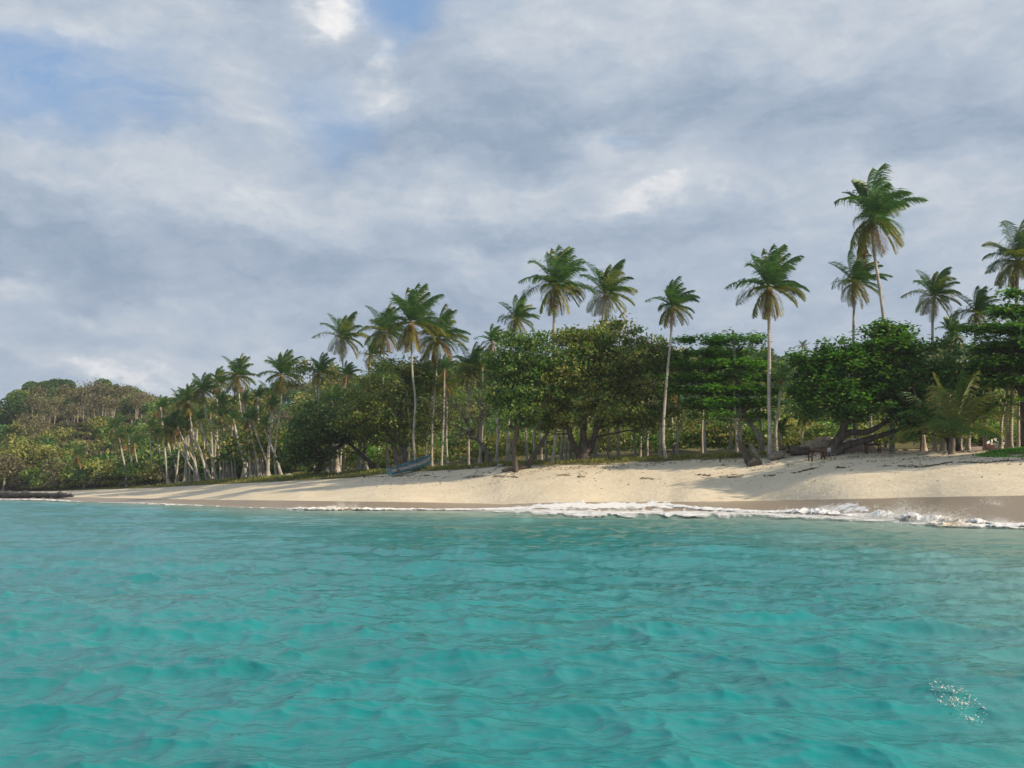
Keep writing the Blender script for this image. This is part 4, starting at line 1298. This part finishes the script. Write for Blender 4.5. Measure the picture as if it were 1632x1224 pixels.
def hill_crowns(a0, a1, d0, d1, n, r, h, pals, leaves, ls, seed, relative=True, ypow=1.0):
    rs = np.random.default_rng(seed)
    out = []
    for k in range(n):
        a = a0 + (a1 - a0) * rs.random(); t = rs.random() ** ypow
        yc = YC(a)
        yr = float(np.interp(a, RA, RYR))
        Y = yc + d0 + (min(d1, yr + 8 - yc) - d0) * t if relative else d0 + (d1 - d0) * t
        X = (a - 816) / UF * Y
        z = float(ground(X, Y))
        s = 0.7 + 0.6 * rs.random()
        out.append((X, Y, z, r * s, h * (0.75 + 0.5 * rs.random()), pals[rs.integers(0, len(pals))], int(leaves * s), ls))
    return out


cr = hill_crowns(-330, 520, 6, 400, 560, 4.2, 8.0, ['olive', 'olive', 'mixed', 'dry', 'dark', 'olive', 'mixed'], 430, 0.75, 71, ypow=1.1)
cr = [(c[0], c[1], c[2], c[3] * .7, 2.2, ['dry', 'olive', 'dry'][i % 3], 300, .5) if (45 < col_a(c[0], c[1]) < 215 and 312 < c[1] < 345) else c for i, c in enumerate(cr)]
cr += [(x, y, float(ground(x, y)), 2.6, 2.0, 'dry' if i % 2 else 'olive', 240, .5) for i, (x, y) in enumerate([((60 + 5 * (k % 30) - 816) / UF * (316 + 8 * (k // 30)), 316 + 8 * (k // 30)) for k in range(120)])]
woodland('hillside_woodland', 'mixed olive and brown woodland covering the left hill', cr, 81)
cr = hill_crowns(480, 1850, 62, 400, 620, 5.0, 9.0, ['mixed', 'dark', 'olive', 'mixed', 'dark'], 300, 0.95, 72)
woodland('hillside_woodland', 'dark green woodland on the slope behind the beach trees', cr, 82)
# ridge line
cr = hill_crowns(180, 1850, 200, 400, 1, 4, 8, ['mixed'], 100, .8, 70) + hill_crowns(180, 540, 235, 285, 60, 4.2, 8.0, ['mixed', 'olive', 'dry'], 300, 0.8, 77) + hill_crowns(450, 1850, 285, 345, 320, 4.8, 8.0, ['mixed', 'olive', 'dry', 'olive'], 300, 0.85, 73)
woodland('ridge_woodland', 'thin line of small trees along the far ridge', cr, 83)
cr = hill_crowns(430, 1720, 13, 60, 430, 2.6, 4.2, ['mixed', 'bright', 'olive', 'olive', 'mixed', 'olive'], 420, 0.36, 74)
cr = [c for c in cr if not (1240 < col_a(c[0], c[1]) < 1560 and c[1] < YC(col_a(c[0], c[1])) + 13)]
woodland('undergrowth', 'tangled green undergrowth between the palm trunks', cr, 84, cat='undergrowth', mat='leaf')
cr = hill_crowns(700, 1720, 40, 90, 130, 4.0, 9.0, ['mixed', 'dark', 'olive'], 420, 0.5, 78)
woodland('undergrowth', 'taller dark thicket behind the palm trunks', cr, 88, cat='undergrowth', mat='leaf')
cr = hill_crowns(250, 620, 16, 26, 70, 1.8, 1.6, ['olive', 'bright', 'mixed'], 260, .35, 80) + hill_crowns(140, 470, 18, 50, 130, 3.2, 6.0, ['mixed', 'olive', 'bright', 'dark'], 420, 0.5, 75)
woodland('undergrowth', 'dense green thicket behind the leaning left palms', cr, 85, cat='undergrowth', mat='leaf')
cr = hill_crowns(-150, 260, 0, 14, 60, 2.0, 2.4, ['olive', 'mixed', 'dry'], 300, .4, 79) + hill_crowns(-150, 260, 1, 22, 90, 3.2, 5.5, ['olive', 'olive', 'dry', 'mixed', 'dark'], 480, 0.5, 76)
woodland('undergrowth', 'olive thicket spilling down to the far left sand', cr, 86, cat='undergrowth', mat='leaf')


def hill_tree(px, Y, r, h, pal, label, seed, n=900, ls=.55, dome=True):
    b = snap(px, Y)
    root = empty('hillside_tree', b)
    tag(root, label, 'tree')
    rs = np.random.default_rng(seed)
    k = 14
    cc = rs.normal(0, 1, (k, 3)); cc /= np.linalg.norm(cc, axis=1)[:, None]; cc[:, 2] = np.abs(cc[:, 2]) - .1
    pick = rs.integers(0, k, n)
    v = rs.normal(0, 1, (n, 3)); v /= np.linalg.norm(v, axis=1)[:, None]
    p = cc[pick] * 0.62 + v * 0.42
    p = p * np.array([r, r, h * .42]) + np.array([0, 0, h * .62])
    c = tints(pal, n, rs, .16) * (1 + 0.15 * rs.normal(0, 1, (k, 1)))[pick].clip(.6, 1.5)
    V, Q, T = leaf_quads(p, ls * (0.6 + .8 * rs.random(n)), c, rs, .4, .65)
    o = mesh_np('foliage', V, Q, M['far_leaf'], root, tint=T); o['kind'] = 'stuff'
    g_ = Geo(); g_.tube(spline([[0, 0, -.4], [.2, 0, h * .3], [0, 0, h * .6]], 8), np.linspace(.3, .12, 8), 7)
    g_.build('trunk', M['bark_grey'], root, smooth=True)


for k, (px, Y, r, h, pal, label) in enumerate([
        (88, 385, 7, 9.5, 'dark', 'dark domed tree highest on the left hill'),
        (55, 375, 6, 10, 'dark', 'dark tree just left of the hilltop dome'),
        (30, 370, 6, 10, 'mixed', 'green tree stepping down the left end of the ridge'),
        (158, 392, 4.2, 10, 'mixed', 'feathery green tree breaking the ridge in its middle'),
        (200, 395, 5, 9, 'mixed', 'green crown near the right end of the left ridge'),
        (177, 390, 3, 8, 'dark', 'small pointed dark tree on the left ridge'),
        (205, 330, 5.5, 9, 'dark', 'dark round tree beside the pale upright stems'),
        (30, 340, 8, 11, 'dark', 'deep green mass of a tree below the left ridge end'),
        (262, 380, 4, 8, 'mixed', 'green tree just left of the leaning palms, on the skyline'),
        (160, 300, 6, 9, 'olive', 'olive round crown halfway down the left hill'),
        (70, 262, 7, 10, 'olive', 'broad olive tree above the far left sand'),
        (28, 258, 6.5, 11, 'olive', 'olive tree in the lower left corner of the woods'),
        (5, 250, 5, 9, 'dry', 'dull brown tree cut by the left edge'),
        (95, 258, 5, 7, 'mixed', 'low green tree left of the short leaning palm'),
        (175, 238, 5, 5, 'bright', 'flat fresh green bush right of the short leaning palm'),
        (150, 232, 4, 3.4, 'olive', 'rounded olive bush at the edge of the far sand')]):
    hill_tree(px, Y, r, h, pal, label, 200 + k, n=4200 if r > 5 else 2000, ls=.6)


# pale leafless trees on the left hill
def bare_tree_mesh(seed):
    rs = np.random.default_rng(seed)
    g_ = Geo(); h = 9.0
    P = spline([[0, 0, -.6], [rs.normal(0, .3), 0, h * .35], [rs.normal(0, .5), 0, h * .7]], 8)
    g_.tube(P, np.linspace(.24, .12, 8), 5)
    for k in range(9):
        s = P[rs.integers(3, 8)]
        a = rs.random() * 6.28; l = 1.4 + 1.8 * rs.random()
        e = s + np.array([math.cos(a) * l * .38, math.sin(a) * l * .38, l])
        Pb = spline([s, (s + e) / 2 + rs.normal(0, .2, 3), e], 5)
        g_.tube(Pb, np.linspace(.09, .03, 5), 3, cap=False)
        for q in range(3):
            e2 = e + rs.normal(0, .5, 3) + np.array([0, 0, .6])
            g_.tube(spline([Pb[3], e2], 3), [.04, .03, .02], 3, cap=False)
    me = mesh_np('branches', np.vstack(g_.v), np.vstack(g_.f), M['bark_grey'], link=False, smooth=True)
    n = 420
    C = np.array([0, 0, h * .92]) + rs.normal(0, 1, (n, 3)) * np.array([1.2, 1.2, .9])
    V, Q, T = leaf_quads(C, .35 + .3 * rs.random(n), tints('dry', n, rs), rs, .3, .6)
    fo = mesh_np('foliage', V, Q, M['far_leaf'], tint=T, link=False)
    return me, fo


BARE = [bare_tree_mesh(300 + k) for k in range(5)]
rs_ = random.Random(4)
bare_pos = [(48 + 9 * k + rs_.uniform(-3, 3), 328 + 14 * math.sin(k * 1.7)) for k in range(17)] + \
           [(112 + 8 * k + rs_.uniform(-2, 2), 340 + rs_.uniform(-6, 4)) for k in range(9)] + [(212, 322), (214, 326), (222, 330), (52, 300), (68, 305), (38, 308)]
for k, (px, Y) in enumerate(bare_pos):
    b = snap(px, Y)
    root = empty('bare_tree', b, rs_.uniform(0, 6.28))
    tag(root, 'pale almost leafless tree standing on the open face of the left hill', 'tree', 'pale bare trees on the left hill')
    me, fo = BARE[k % 5]
    s = rs_.uniform(.9, 1.3)
    link_part('trunk', me, root, (0, 0, 0), s)
    link_part('foliage', fo, root, (0, 0, 0), s)['kind'] = 'stuff'


# grass along the back of the sand, and the patch at the right
def grass(name, label, pts, seed, hgt=(0.12, 0.4), pal='olive', w=.03):
    rs = np.random.default_rng(seed)
    X, Y = pts; n = len(X)
    Z = ground(X, Y)
    a = rs.random(n) * math.pi; h = hgt[0] + (hgt[1] - hgt[0]) * rs.random(n)
    dx = np.cos(a) * w; dy = np.sin(a) * w
    lx = rs.normal(0.1, .15, n) * h; ly = rs.normal(0, .15, n) * h
    V = np.empty((n, 3, 3))
    V[:, 0] = np.stack([X - dx, Y - dy, Z - .03], -1); V[:, 1] = np.stack([X + dx, Y + dy, Z - .03], -1); V[:, 2] = np.stack([X + lx, Y + ly, Z + h], -1)
    c = tints(pal, n, rs, .2)
    o = mesh_np(name, V.reshape(-1, 3), np.arange(n * 3).reshape(n, 3), M['grass'], tint=np.repeat(c, 3, axis=0))
    tag(o, label, 'grass', kind='stuff')


rs_g = np.random.default_rng(9)
n = 26000
a = 90 + 1150 * rs_g.random(n)
bw = np.interp(a, [0, 150, 250, 420, 560, 640, 720, 800, 1632], [2, 4, 16, 16, 10, 3, 2, 1.5, 1])
Yg = np.interp(a, CA, CYC) - bw * rs_g.random(n) ** 1.3 + rs_g.random(n) * 7
Xg = (a - 816) / UF * Yg
k = vnoise(Xg / 2.5, Yg / 2.5, 4) + .2 > 0
grass('beach_grass', 'dry yellow green grass along the top of the sand', (Xg[k], Yg[k]), 10, (.1, .42), 'olive', .05)
n = 9000
ang = rs_g.random(n) * 6.28; rr = np.sqrt(rs_g.random(n))
Xg = 42 + 6.0 * rr * np.cos(ang); Yg = 79.5 + 3.4 * rr * np.sin(ang)
k = vnoise(Xg / 1.6, Yg / 1.6, 4) + .55 - rr * .55 > 0
grass('grass_patch', 'low bright green creeping grass on the sand at the right edge', (Xg[k], Yg[k]), 12, (.05, .2), 'bright', .05)


# leaf litter and seaweed on the upper sand
def litter():
    rs = np.random.default_rng(14)
    n = 15000
    a = 560 + 1100 * rs.random(n)
    yc = np.interp(a, CA, CYC); y1 = np.interp(a, CA, CY1)
    t = 1 - np.abs(rs.normal(0, .24, n))
    lines = rs.random(n) < .3
    t = np.where(lines, np.interp(a, [560, 800, 1050, 1250, 1660], [.75, .62, .45, .5, .62]) + .03 * np.sin(a / 17) + rs.normal(0, .012, n), t)
    Y = y1 + (yc + 1 - y1) * np.clip(t, .25, 1.05)
    X = (a - 816) / UF * Y
    k = (vnoise(X / 3.0, Y / 1.5, 8) + vnoise(X / .9, Y / .9, 9) * .8 > -.02)
    X, Y = X[k], Y[k]; n = len(X)
    Z = ground(X, Y) + .03
    V, Q, T = leaf_quads(np.stack([X, Y, Z], -1), .08 + .26 * rs.random(n) ** 2.5, np.ones((n, 3)), rs, .75, .5)
    o = mesh_np('beach_litter', V, Q, M['litter'])
    tag(o, 'dry brown leaves and seaweed scattered on the upper sand', 'beach litter', kind='stuff')


litter()


# ------------------------------------------------------------------ boats
def loft_boat(L, B, H, sheer, rocker, ns=24, transom=.72):
    """stations of a hull, x forward; returns bottom / lower side / strake edge / gunwale / inner gunwale / inner floor rows"""
    u = np.linspace(0, 1, ns)
    half = B / 2 * np.where(u < .45, transom + (1 - transom) * np.sin(u / .45 * math.pi / 2), np.cos(((u - .45) / .55) ** 1.6 * math.pi / 2) ** .9)
    half = np.maximum(half, 0.02)
    keel = rocker * (np.clip((u - .6) / .4, 0, 1) ** 2.2) * H
    gun = H + sheer * (u ** 2.4)
    x = (u - .5) * L + .25 * np.clip((u - .8) / .2, 0, 1) * 0
    return u, x, half, keel, gun


def boat(name, label, pos, yaw, pitch, roll, L, B, H, sheer, mats, cat='boat', seats=(0.25, 0.52, 0.74), trim_color=True):
    root = empty(name, pos)
    tag(root, label, cat)
    root.rotation_euler = (Matrix.Rotation(yaw, 3, 'Z') @ Matrix.Rotation(-pitch, 3, 'Y') @ Matrix.Rotation(roll, 3, 'X')).to_euler()
    u, x, half, keel, gun = loft_boat(L, B, H, sheer, .45)
    ns = len(u)

    def rows(fracs):
        """fracs: list of (half fraction, height fraction)"""
        out = []
        for hf, zf in fracs:
            out.append((half * hf, keel + (gun - keel) * zf))
        return out

    def skin(fr, off=0.0):
        """two-sided strip surfaces mirrored to both sides"""
        V = []; Q = []; n0 = 0
        for sg in (1, -1):
            R = rows(fr)
            m = len(R)
            for hy, hz in R:
                V.append(np.stack([x, sg * (hy + off), hz], -1))
            for r in range(m - 1):
                for i in range(ns - 1):
                    a_, b_ = n0 + r * ns + i, n0 + r * ns + i + 1
                    c_, d_ = n0 + (r + 1) * ns + i + 1, n0 + (r + 1) * ns + i
                    Q.append([a_, b_, c_, d_] if sg < 0 else [a_, d_, c_, b_])
            n0 += m * ns
        return np.vstack(V), Q
    V, Q = skin([(0.0, 0.0), (.45, .02), (.74, .14), (.86, .34), (.93, .56)])
    # stern plate
    g_ = Geo(); g_.add(V, Q)
    pl = [(h[0], z[0]) for h, z in rows([(.0, 0), (.45, .02), (.74, .14), (.86, .34), (.93, .56), (1, 1)])]
    Vt = [(x[0], y_, z_) for y_, z_ in pl] + [(x[0], -y_, z_) for y_, z_ in pl]
    m = len(pl)
    Qt = [[i, i + 1, m + i + 1, m + i] for i in range(m - 1)]
    g_.add(Vt, Qt)
    g_.build('hull', mats['hull'], root, smooth=False)
    V, Q = skin([(.90, .45), (.95, .64), (1.0, .84)], .014)
    g_ = Geo(); g_.add(V, Q)
    o = g_.build('strake', mats['strake'], root)
    V, Q = skin([(1.0, .86), (1.05, .87), (1.06, 1.0), (.94, 1.01), (.93, .9)], .006)
    g_ = Geo(); g_.add(V, Q); g_.build('gunwale', mats['trim'], root)
    V, Q = skin([(.925, .9), (.84, .45), (.6, .17), (0, .12)])
    g_ = Geo(); g_.add(V, Q); g_.build('inner_hull', mats['inner'], root)
    for s in seats:
        hx = np.interp(s, u, x); hb = np.interp(s, u, half) * .92; hz = np.interp(s, u, keel + (gun - keel) * .72)
        g_ = Geo(); g_.box((hx - .13, -hb, hz - .02), (hx + .13, hb, hz + .02)); g_.build('thwart', mats['trim'], root)
    # stem post and small fore deck
    g_ = Geo(); P = np.array([[x[-1] - .35 + .1 * k + .02, 0, keel[-1] * (.55 + .15 * k) + (gun[-1] - keel[-1]) * (k / 4)] for k in range(5)])
    P[:, 0] = np.linspace(x[-1] - .02, x[-1] + .10, 5); P[:, 2] = np.linspace(keel[-1], gun[-1] + .1, 5)
    g_.tube(P, [.03, .035, .035, .03, .02], 6); g_.build('stem_post', mats['trim'], root)
    i0 = int(ns * .84)
    Vd = np.vstack([np.stack([x[i0:], half[i0:] * .93, gun[i0:] - .03], -1), np.stack([x[i0:], -half[i0:] * .93, gun[i0:] - .03], -1)])
    k_ = ns - i0
    Qd = [[i, k_ + i, k_ + i + 1, i + 1] for i in range(k_ - 1)]
    g_ = Geo(); g_.add(Vd, Qd); g_.build('fore_deck', mats['trim'], root)
    return root, x, half, gun


bs = snap(622, 113.2); bb = snap(686, 117.6)
ctr = (bs + bb) / 2
yaw = math.atan2(bb[1] - bs[1], bb[0] - bs[0])
Lb = float(np.linalg.norm(bb - bs)) * 1.02
pit = math.asin((bb[2] - bs[2]) / Lb) + 0.03
bm = dict(hull=M['paint_blue'], strake=M['paint_white'], trim=M['paint_blue_dark'], inner=M['boat_inner'])
broot, bx_, bh_, bg_ = boat('fishing_boat', 'long blue fishing boat with a chipped white stripe drawn up on the sand', tuple(ctr + [0, 0, .22]), yaw, pit, -.04, Lb, 1.45, .78, .5, bm)


def lump(name, label, cat, pos, rx, ry, rz, mat, seed=0, n=14, m=9, rough=.3, smooth=True, parent=None, rot=0):
    rs = np.random.default_rng(seed)
    V = []; Q = []
    for i in range(m + 1):
        ph = math.pi / 2 * (1 - i / m)
        for j in range(n):
            th = j / n * 2 * math.pi
            r = 1 + rough * (rs.random() - .5) * (0.3 + math.cos(ph))
            V.append((rx * r * math.cos(ph) * math.cos(th) if i else rx * 0.05 * math.cos(th), ry * r * math.cos(ph) * math.sin(th) if i else ry * .05 * math.sin(th),
                      rz * math.sin(ph) * (1 + rough * .7 * (rs.random() - .5)) - (.15 if i == m else 0)))
    for i in range(m):
        for j in range(n):
            Q.append([i * n + j, (i + 1) * n + j, (i + 1) * n + (j + 1) % n, i * n + (j + 1) % n])
    Q += [[0, j, j + 1, j + 2] for j in range(1, n - 2, 2)]
    o = mesh_np(name, V, Q, mat, parent, smooth=smooth)
    o.location = tuple(pos); o.rotation_euler = (0, 0, rot)
    if label:
        tag(o, label, cat)
    return o


R3 = Matrix.Rotation(yaw, 3, 'Z') @ Matrix.Rotation(-pit, 3, 'Y') @ Matrix.Rotation(.12, 3, 'X')
npz = Vector(tuple(ctr + [0, 0, .22])) + R3 @ Vector((-Lb * .40, 0, .45))
lump('fishing_net', 'heap of brown fishing net piled in the stern of the blue boat', 'fishing net', npz, .62, .5, .62, M['net'], 3, rough=.6)
ps = snap(1578, 90.5); pe = snap(1602, 93.2)
pm = dict(hull=M['paint_pink'], strake=M['paint_offwhite'], trim=M['paint_offwhite'], inner=M['paint_offwhite'])
boat('small_dinghy', 'small pinkish dinghy with a white inside near the right edge', tuple((ps + pe) / 2 + [0, 0, .2]), math.atan2(pe[1] - ps[1], pe[0] - ps[0]), .16, .22, 3.1, 1.15, .5, .28, pm, seats=(.4, .7))


# ------------------------------------------------------------------ tables, chairs, logs, heaps
def table(px, Y, w, d, h, label, rot=0.0, plank=5):
    b = snap(px, Y)
    root = empty('wooden_table', b, rot); tag(root, label, 'table')
    for k in range(plank):
        y0 = -d / 2 + d / plank * k
        g_ = Geo(); g_.box((-w / 2 - .03 * (k % 2), y0 + .006, h - .05), (w / 2 + .02 * ((k + 1) % 2), y0 + d / plank - .006, h)); g_.build('plank', M['wood_table'], root)
    for sx in (-1, 1):
        for sy in (-1, 1):
            cx_, cy_ = sx * (w / 2 - .1), sy * (d / 2 - .08)
            g_ = Geo(); g_.box((cx_ - .045, cy_ - .045, -.15), (cx_ + .045, cy_ + .045, h - .053)); g_.build('leg', M['wood_table'], root)
        g_ = Geo(); g_.box((sx * (w / 2 - .1) - .025, -d / 2 + .13, h * .32), (sx * (w / 2 - .1) + .025, d / 2 - .13, h * .32 + .07)); g_.build('crossbar', M['wood_table'], root)
    for sy in (-1, 1):
        g_ = Geo(); g_.box((-w / 2 + .15, sy * (d / 2 - .08) - .02, h - .16), (w / 2 - .15, sy * (d / 2 - .08) + .02, h - .056)); g_.build('apron', M['wood_table'], root)
    return root


def chair(px, Y, label, rot, mat='plastic', h=.45):
    b = snap(px, Y)
    root = empty('beach_chair', b, rot); tag(root, label, 'chair')
    g_ = Geo(); g_.box((-.22, -.22, h - .03), (.22, .22, h)); g_.build('seat', M[mat], root)
    g_ = Geo()
    for k in range(5):
        g_.box((-.2 + .09 * k, .2, h + .003), (-.15 + .09 * k, .235, h + .42))
    g_.box((-.23, .195, h + .421), (.23, .24, h + .5)); g_.build('backrest', M[mat], root)
    for sx in (-1, 1):
        for sy in (-1, 1):
            g_ = Geo(); g_.tube(np.array([[sx * .24, sy * .24, -.1], [sx * .2, sy * .2, h - .031]]), [.028, .028], 6); g_.build('leg', M[mat], root)
        g_ = Geo(); g_.box((sx * .24 - .03, -.22, h + .2), (sx * .24 + .03, .19, h + .23)); g_.build('armrest', M[mat], root)


table(1303, 87.5, 1.35, .8, .84, 'dark wooden table left of the slanting trunk', .15)
table(1393, 89.5, 1.32, .8, .84, 'dark reddish wooden table under the low limb of the slanting tree', -.1)
chair(1326, 87.2, 'grey plastic chair in front of the slanting trunk', .5)
chair(1410, 90, 'grey plastic chair at the right end of the right table', -1.4)
chair(1317, 88.2, 'dark chair tucked between the left table and the trunk', 2.5, 'wood_table')


def log(name, label, cat, pts, radii, mat='driftwood', wob=.25, seed=0, parts=None):
    """pts rows: px, Y, height above the ground or ('py')"""
    W = []
    for px, Y, hz in pts:
        p = snap(px, Y); p[2] += hz; W.append(p)
    b = W[0].copy()
    root = empty(name, b); tag(root, label, cat)
    P = spline([w - b for w in W], 5 * len(W))
    R = np.interp(np.linspace(0, 1, len(P)), np.linspace(0, 1, len(radii)), radii)
    g_ = Geo(); g_.tube(P, R, 9, wob=wob, seed=seed); g_.build('trunk', M[mat], root, smooth=True)
    return root, P, b


def roots(root, at_, n, L, seed, mat='driftwood'):
    rs = np.random.default_rng(seed)
    for k in range(n):
        a = rs.random() * 6.28
        e = np.array(at_) + np.array([math.cos(a) * L, math.sin(a) * L * .6, rs.uniform(-.3, .6) * L])
        g_ = Geo(); g_.tube(spline([at_, (np.array(at_) + e) / 2 + rs.normal(0, .12, 3), e], 6), np.linspace(.1, .02, 6), 5, wob=.3, seed=k)
        g_.build('root', M[mat], root, smooth=True)


log('leaning_stump', 'dark broken trunk stub leaning left at the edge of the shaded sand', 'stump', [(1198, 91, -.2), (1190, 91, 0.9), (1184, 91, 1.5), (1177, 91, 2.3)], [.42, .33, .26, .14], 'bark_dark', seed=1)
log('root_plate', 'low dark upturned root base beside the leaning stub', 'stump', [(1192, 90, .1), (1204, 90, .25), (1215, 90, .15)], [.3, .34, .16], 'bark_dark', .6, 2)
log('log_stub', 'short pale sawn log propped up between two leaning trunks', 'log', [(1210, 92, .1), (1202, 92, .9), (1197, 92, 1.55)], [.26, .2, .17], 'driftwood', .15, 3)
r_, P_, b_ = log('driftwood_log', 'knotted pale driftwood trunk lying right of the leaning trunk', 'log', [(1226, 91, .2), (1240, 91, .3), (1251, 91, .35)], [.3, .4, .22], 'driftwood', .5, 4)
roots(r_, P_[-1], 7, .9, 5)
r_, P_, b_ = log('fallen_trunk', 'blackened fallen trunk lying left of the left table', 'log', [(1291, 91.5, .3), (1275, 91.5, .35), (1258, 91.5, .55)], [.34, .42, .4], 'bark_dark', .4, 6)
roots(r_, P_[-1], 9, 1.1, 7, 'bark_dark')
r_, P_, b_ = log('leaning_log', 'dark log leaning up to the right, left of the big spreading tree', 'log', [(838, 101, -.1), (850, 101, 1.0), (862, 101, 2.1), (874, 101, 3.2)], [.3, .24, .2, .15], 'bark_dark', .2, 8)
log('driftwood_log', 'low tangle of dead wood at the foot of the leaning log', 'log', [(800, 100.5, .1), (822, 100.3, .2), (845, 100.5, .12)], [.16, .26, .16], 'bark_dark', .6, 9)
log('driftwood_pole', 'long pale pole lying behind the right table', 'pole', [(1375, 95, .1), (1430, 96, .12), (1500, 97, .12)], [.07, .08, .06], 'driftwood', .15, 10)
log('short_post', 'small dark post standing at the grass edge below the tiered tree', 'post', [(1148.5, 93.2, -.1), (1148.7, 93.2, .55)], [.09, .07], 'bark_dark', .3, 11)
log('dry_stump', 'reddish brown stump behind the small dinghy', 'stump', [(1571, 99, -.1), (1570, 99, .9), (1573, 99, 1.3)], [.45, .4, .15], 'wood_table', .5, 12)
log('low_stump', 'short thick dark stump beneath the two low limbs', 'stump', [(1342, 90.6, -.1), (1342, 90.6, .55)], [.34, .28], 'bark_dark', .3, 13)
lump('soil_mound', 'mottled heap of sandy soil behind the slanting trunk', 'heap', snap(1318, 95.5, -.1), 2.3, 1.5, 1.5, M['soil'], 21, 20, 10, .35)
lump('soil_mound', 'lower tongue of the soil heap reaching towards the fallen trunk', 'heap', snap(1297, 94.5, -.1), 1.7, 1.1, .95, M['soil'], 22, 18, 8, .35)
lump('gravel_heap', 'smooth pinkish grey gravel heap between the two tables', 'heap', snap(1359, 96, -.1), 2.3, 1.6, 1.35, M['gravel'], 23, 18, 8, .1)
lump('sand_ridge', 'low pale ridge of sand behind the small dinghy', 'heap', snap(1563, 97, -.1), 2.6, 1.2, .45, M['gravel'], 24, 18, 6, .2)
rs_r = random.Random(8)
for k, (px, dy, r, lab) in enumerate([(760, 2, .3, 'pale stone beside the foot of the rusty palm'), (797, 2, .42, 'larger pale stone left of the dead wood'), (876, 3, .3, 'stone at the foot of the grove below the big tree'),
                                      (236, 3, .5, 'white stone on the far left grass bank'), (226, 3, .4, 'white stone lying left of another on the far grass'), (460, 2, .6, 'pale boulder right of the lone tall palm'),
                                      (1236, 1, .25, 'small stone near the driftwood trunk')]):
    lump('stone', lab, 'stone', snap(px, YC(px) + dy - 3, -.05), r, r * .8, r * .7, M['stone'], 40 + k, 9, 4, .4)


def rock_shelf():
    rs = np.random.default_rng(2)
    g_ = Geo()
    pts = [(-20, 193), (8, 187), (40, 180), (75, 172), (100, 164), (118, 160)]
    W = [snap(px, Y) for px, Y in pts]
    b = W[0].copy(); b[2] = 0
    for p in W: p[2] = 0.75
    P = spline([w - b for w in W], 40)
    P[:, 2] += rs.normal(0, .08, 40)
    g_.tube(P, np.interp(np.linspace(0, 1, 40), [0, .2, .8, 1], [.9, .75, .6, .15]) * (1 + .3 * rs.normal(0, 1, 40)).clip(.6, 1.5), 8, wob=.5)
    V = np.vstack(g_.v); V[:, 2] = 0.75 + (V[:, 2] - .75) * .7
    o = mesh_np('rock_shelf', V, np.vstack(g_.f), M['rock'])
    o.location = tuple(b)
    tag(o, 'low dark rock shelf at the far left waterline', 'rock')


rock_shelf()


def haze():
    me_o = Geo(); me_o.box((-2600, -40, -6.0), (2600, 1500, 75.0))
    m = bpy.data.materials.new('thin_sea_air'); m.use_nodes = True
    nt = m.node_tree; nt.nodes.clear()
    out = nt.nodes.new('ShaderNodeOutputMaterial'); pv = nt.nodes.new('ShaderNodeVolumePrincipled')
    pv.inputs['Color'].default_value = (0.86, 0.91, 1.0, 1)
    pv.inputs['Density'].default_value = 0.00022
    pv.inputs['Anisotropy'].default_value = 0.2
    nt.links.new(pv.outputs[0], out.inputs['Volume'])
    o = me_o.build('haze', m)
    tag(o, kind='stuff'); o['label'] = 'thin bluish sea air over the bay and the hills'


haze()
print('TRIS', sum(len(m.polygons) * 2 for m in bpy.data.meshes), 'OBJ', len(bpy.data.objects))
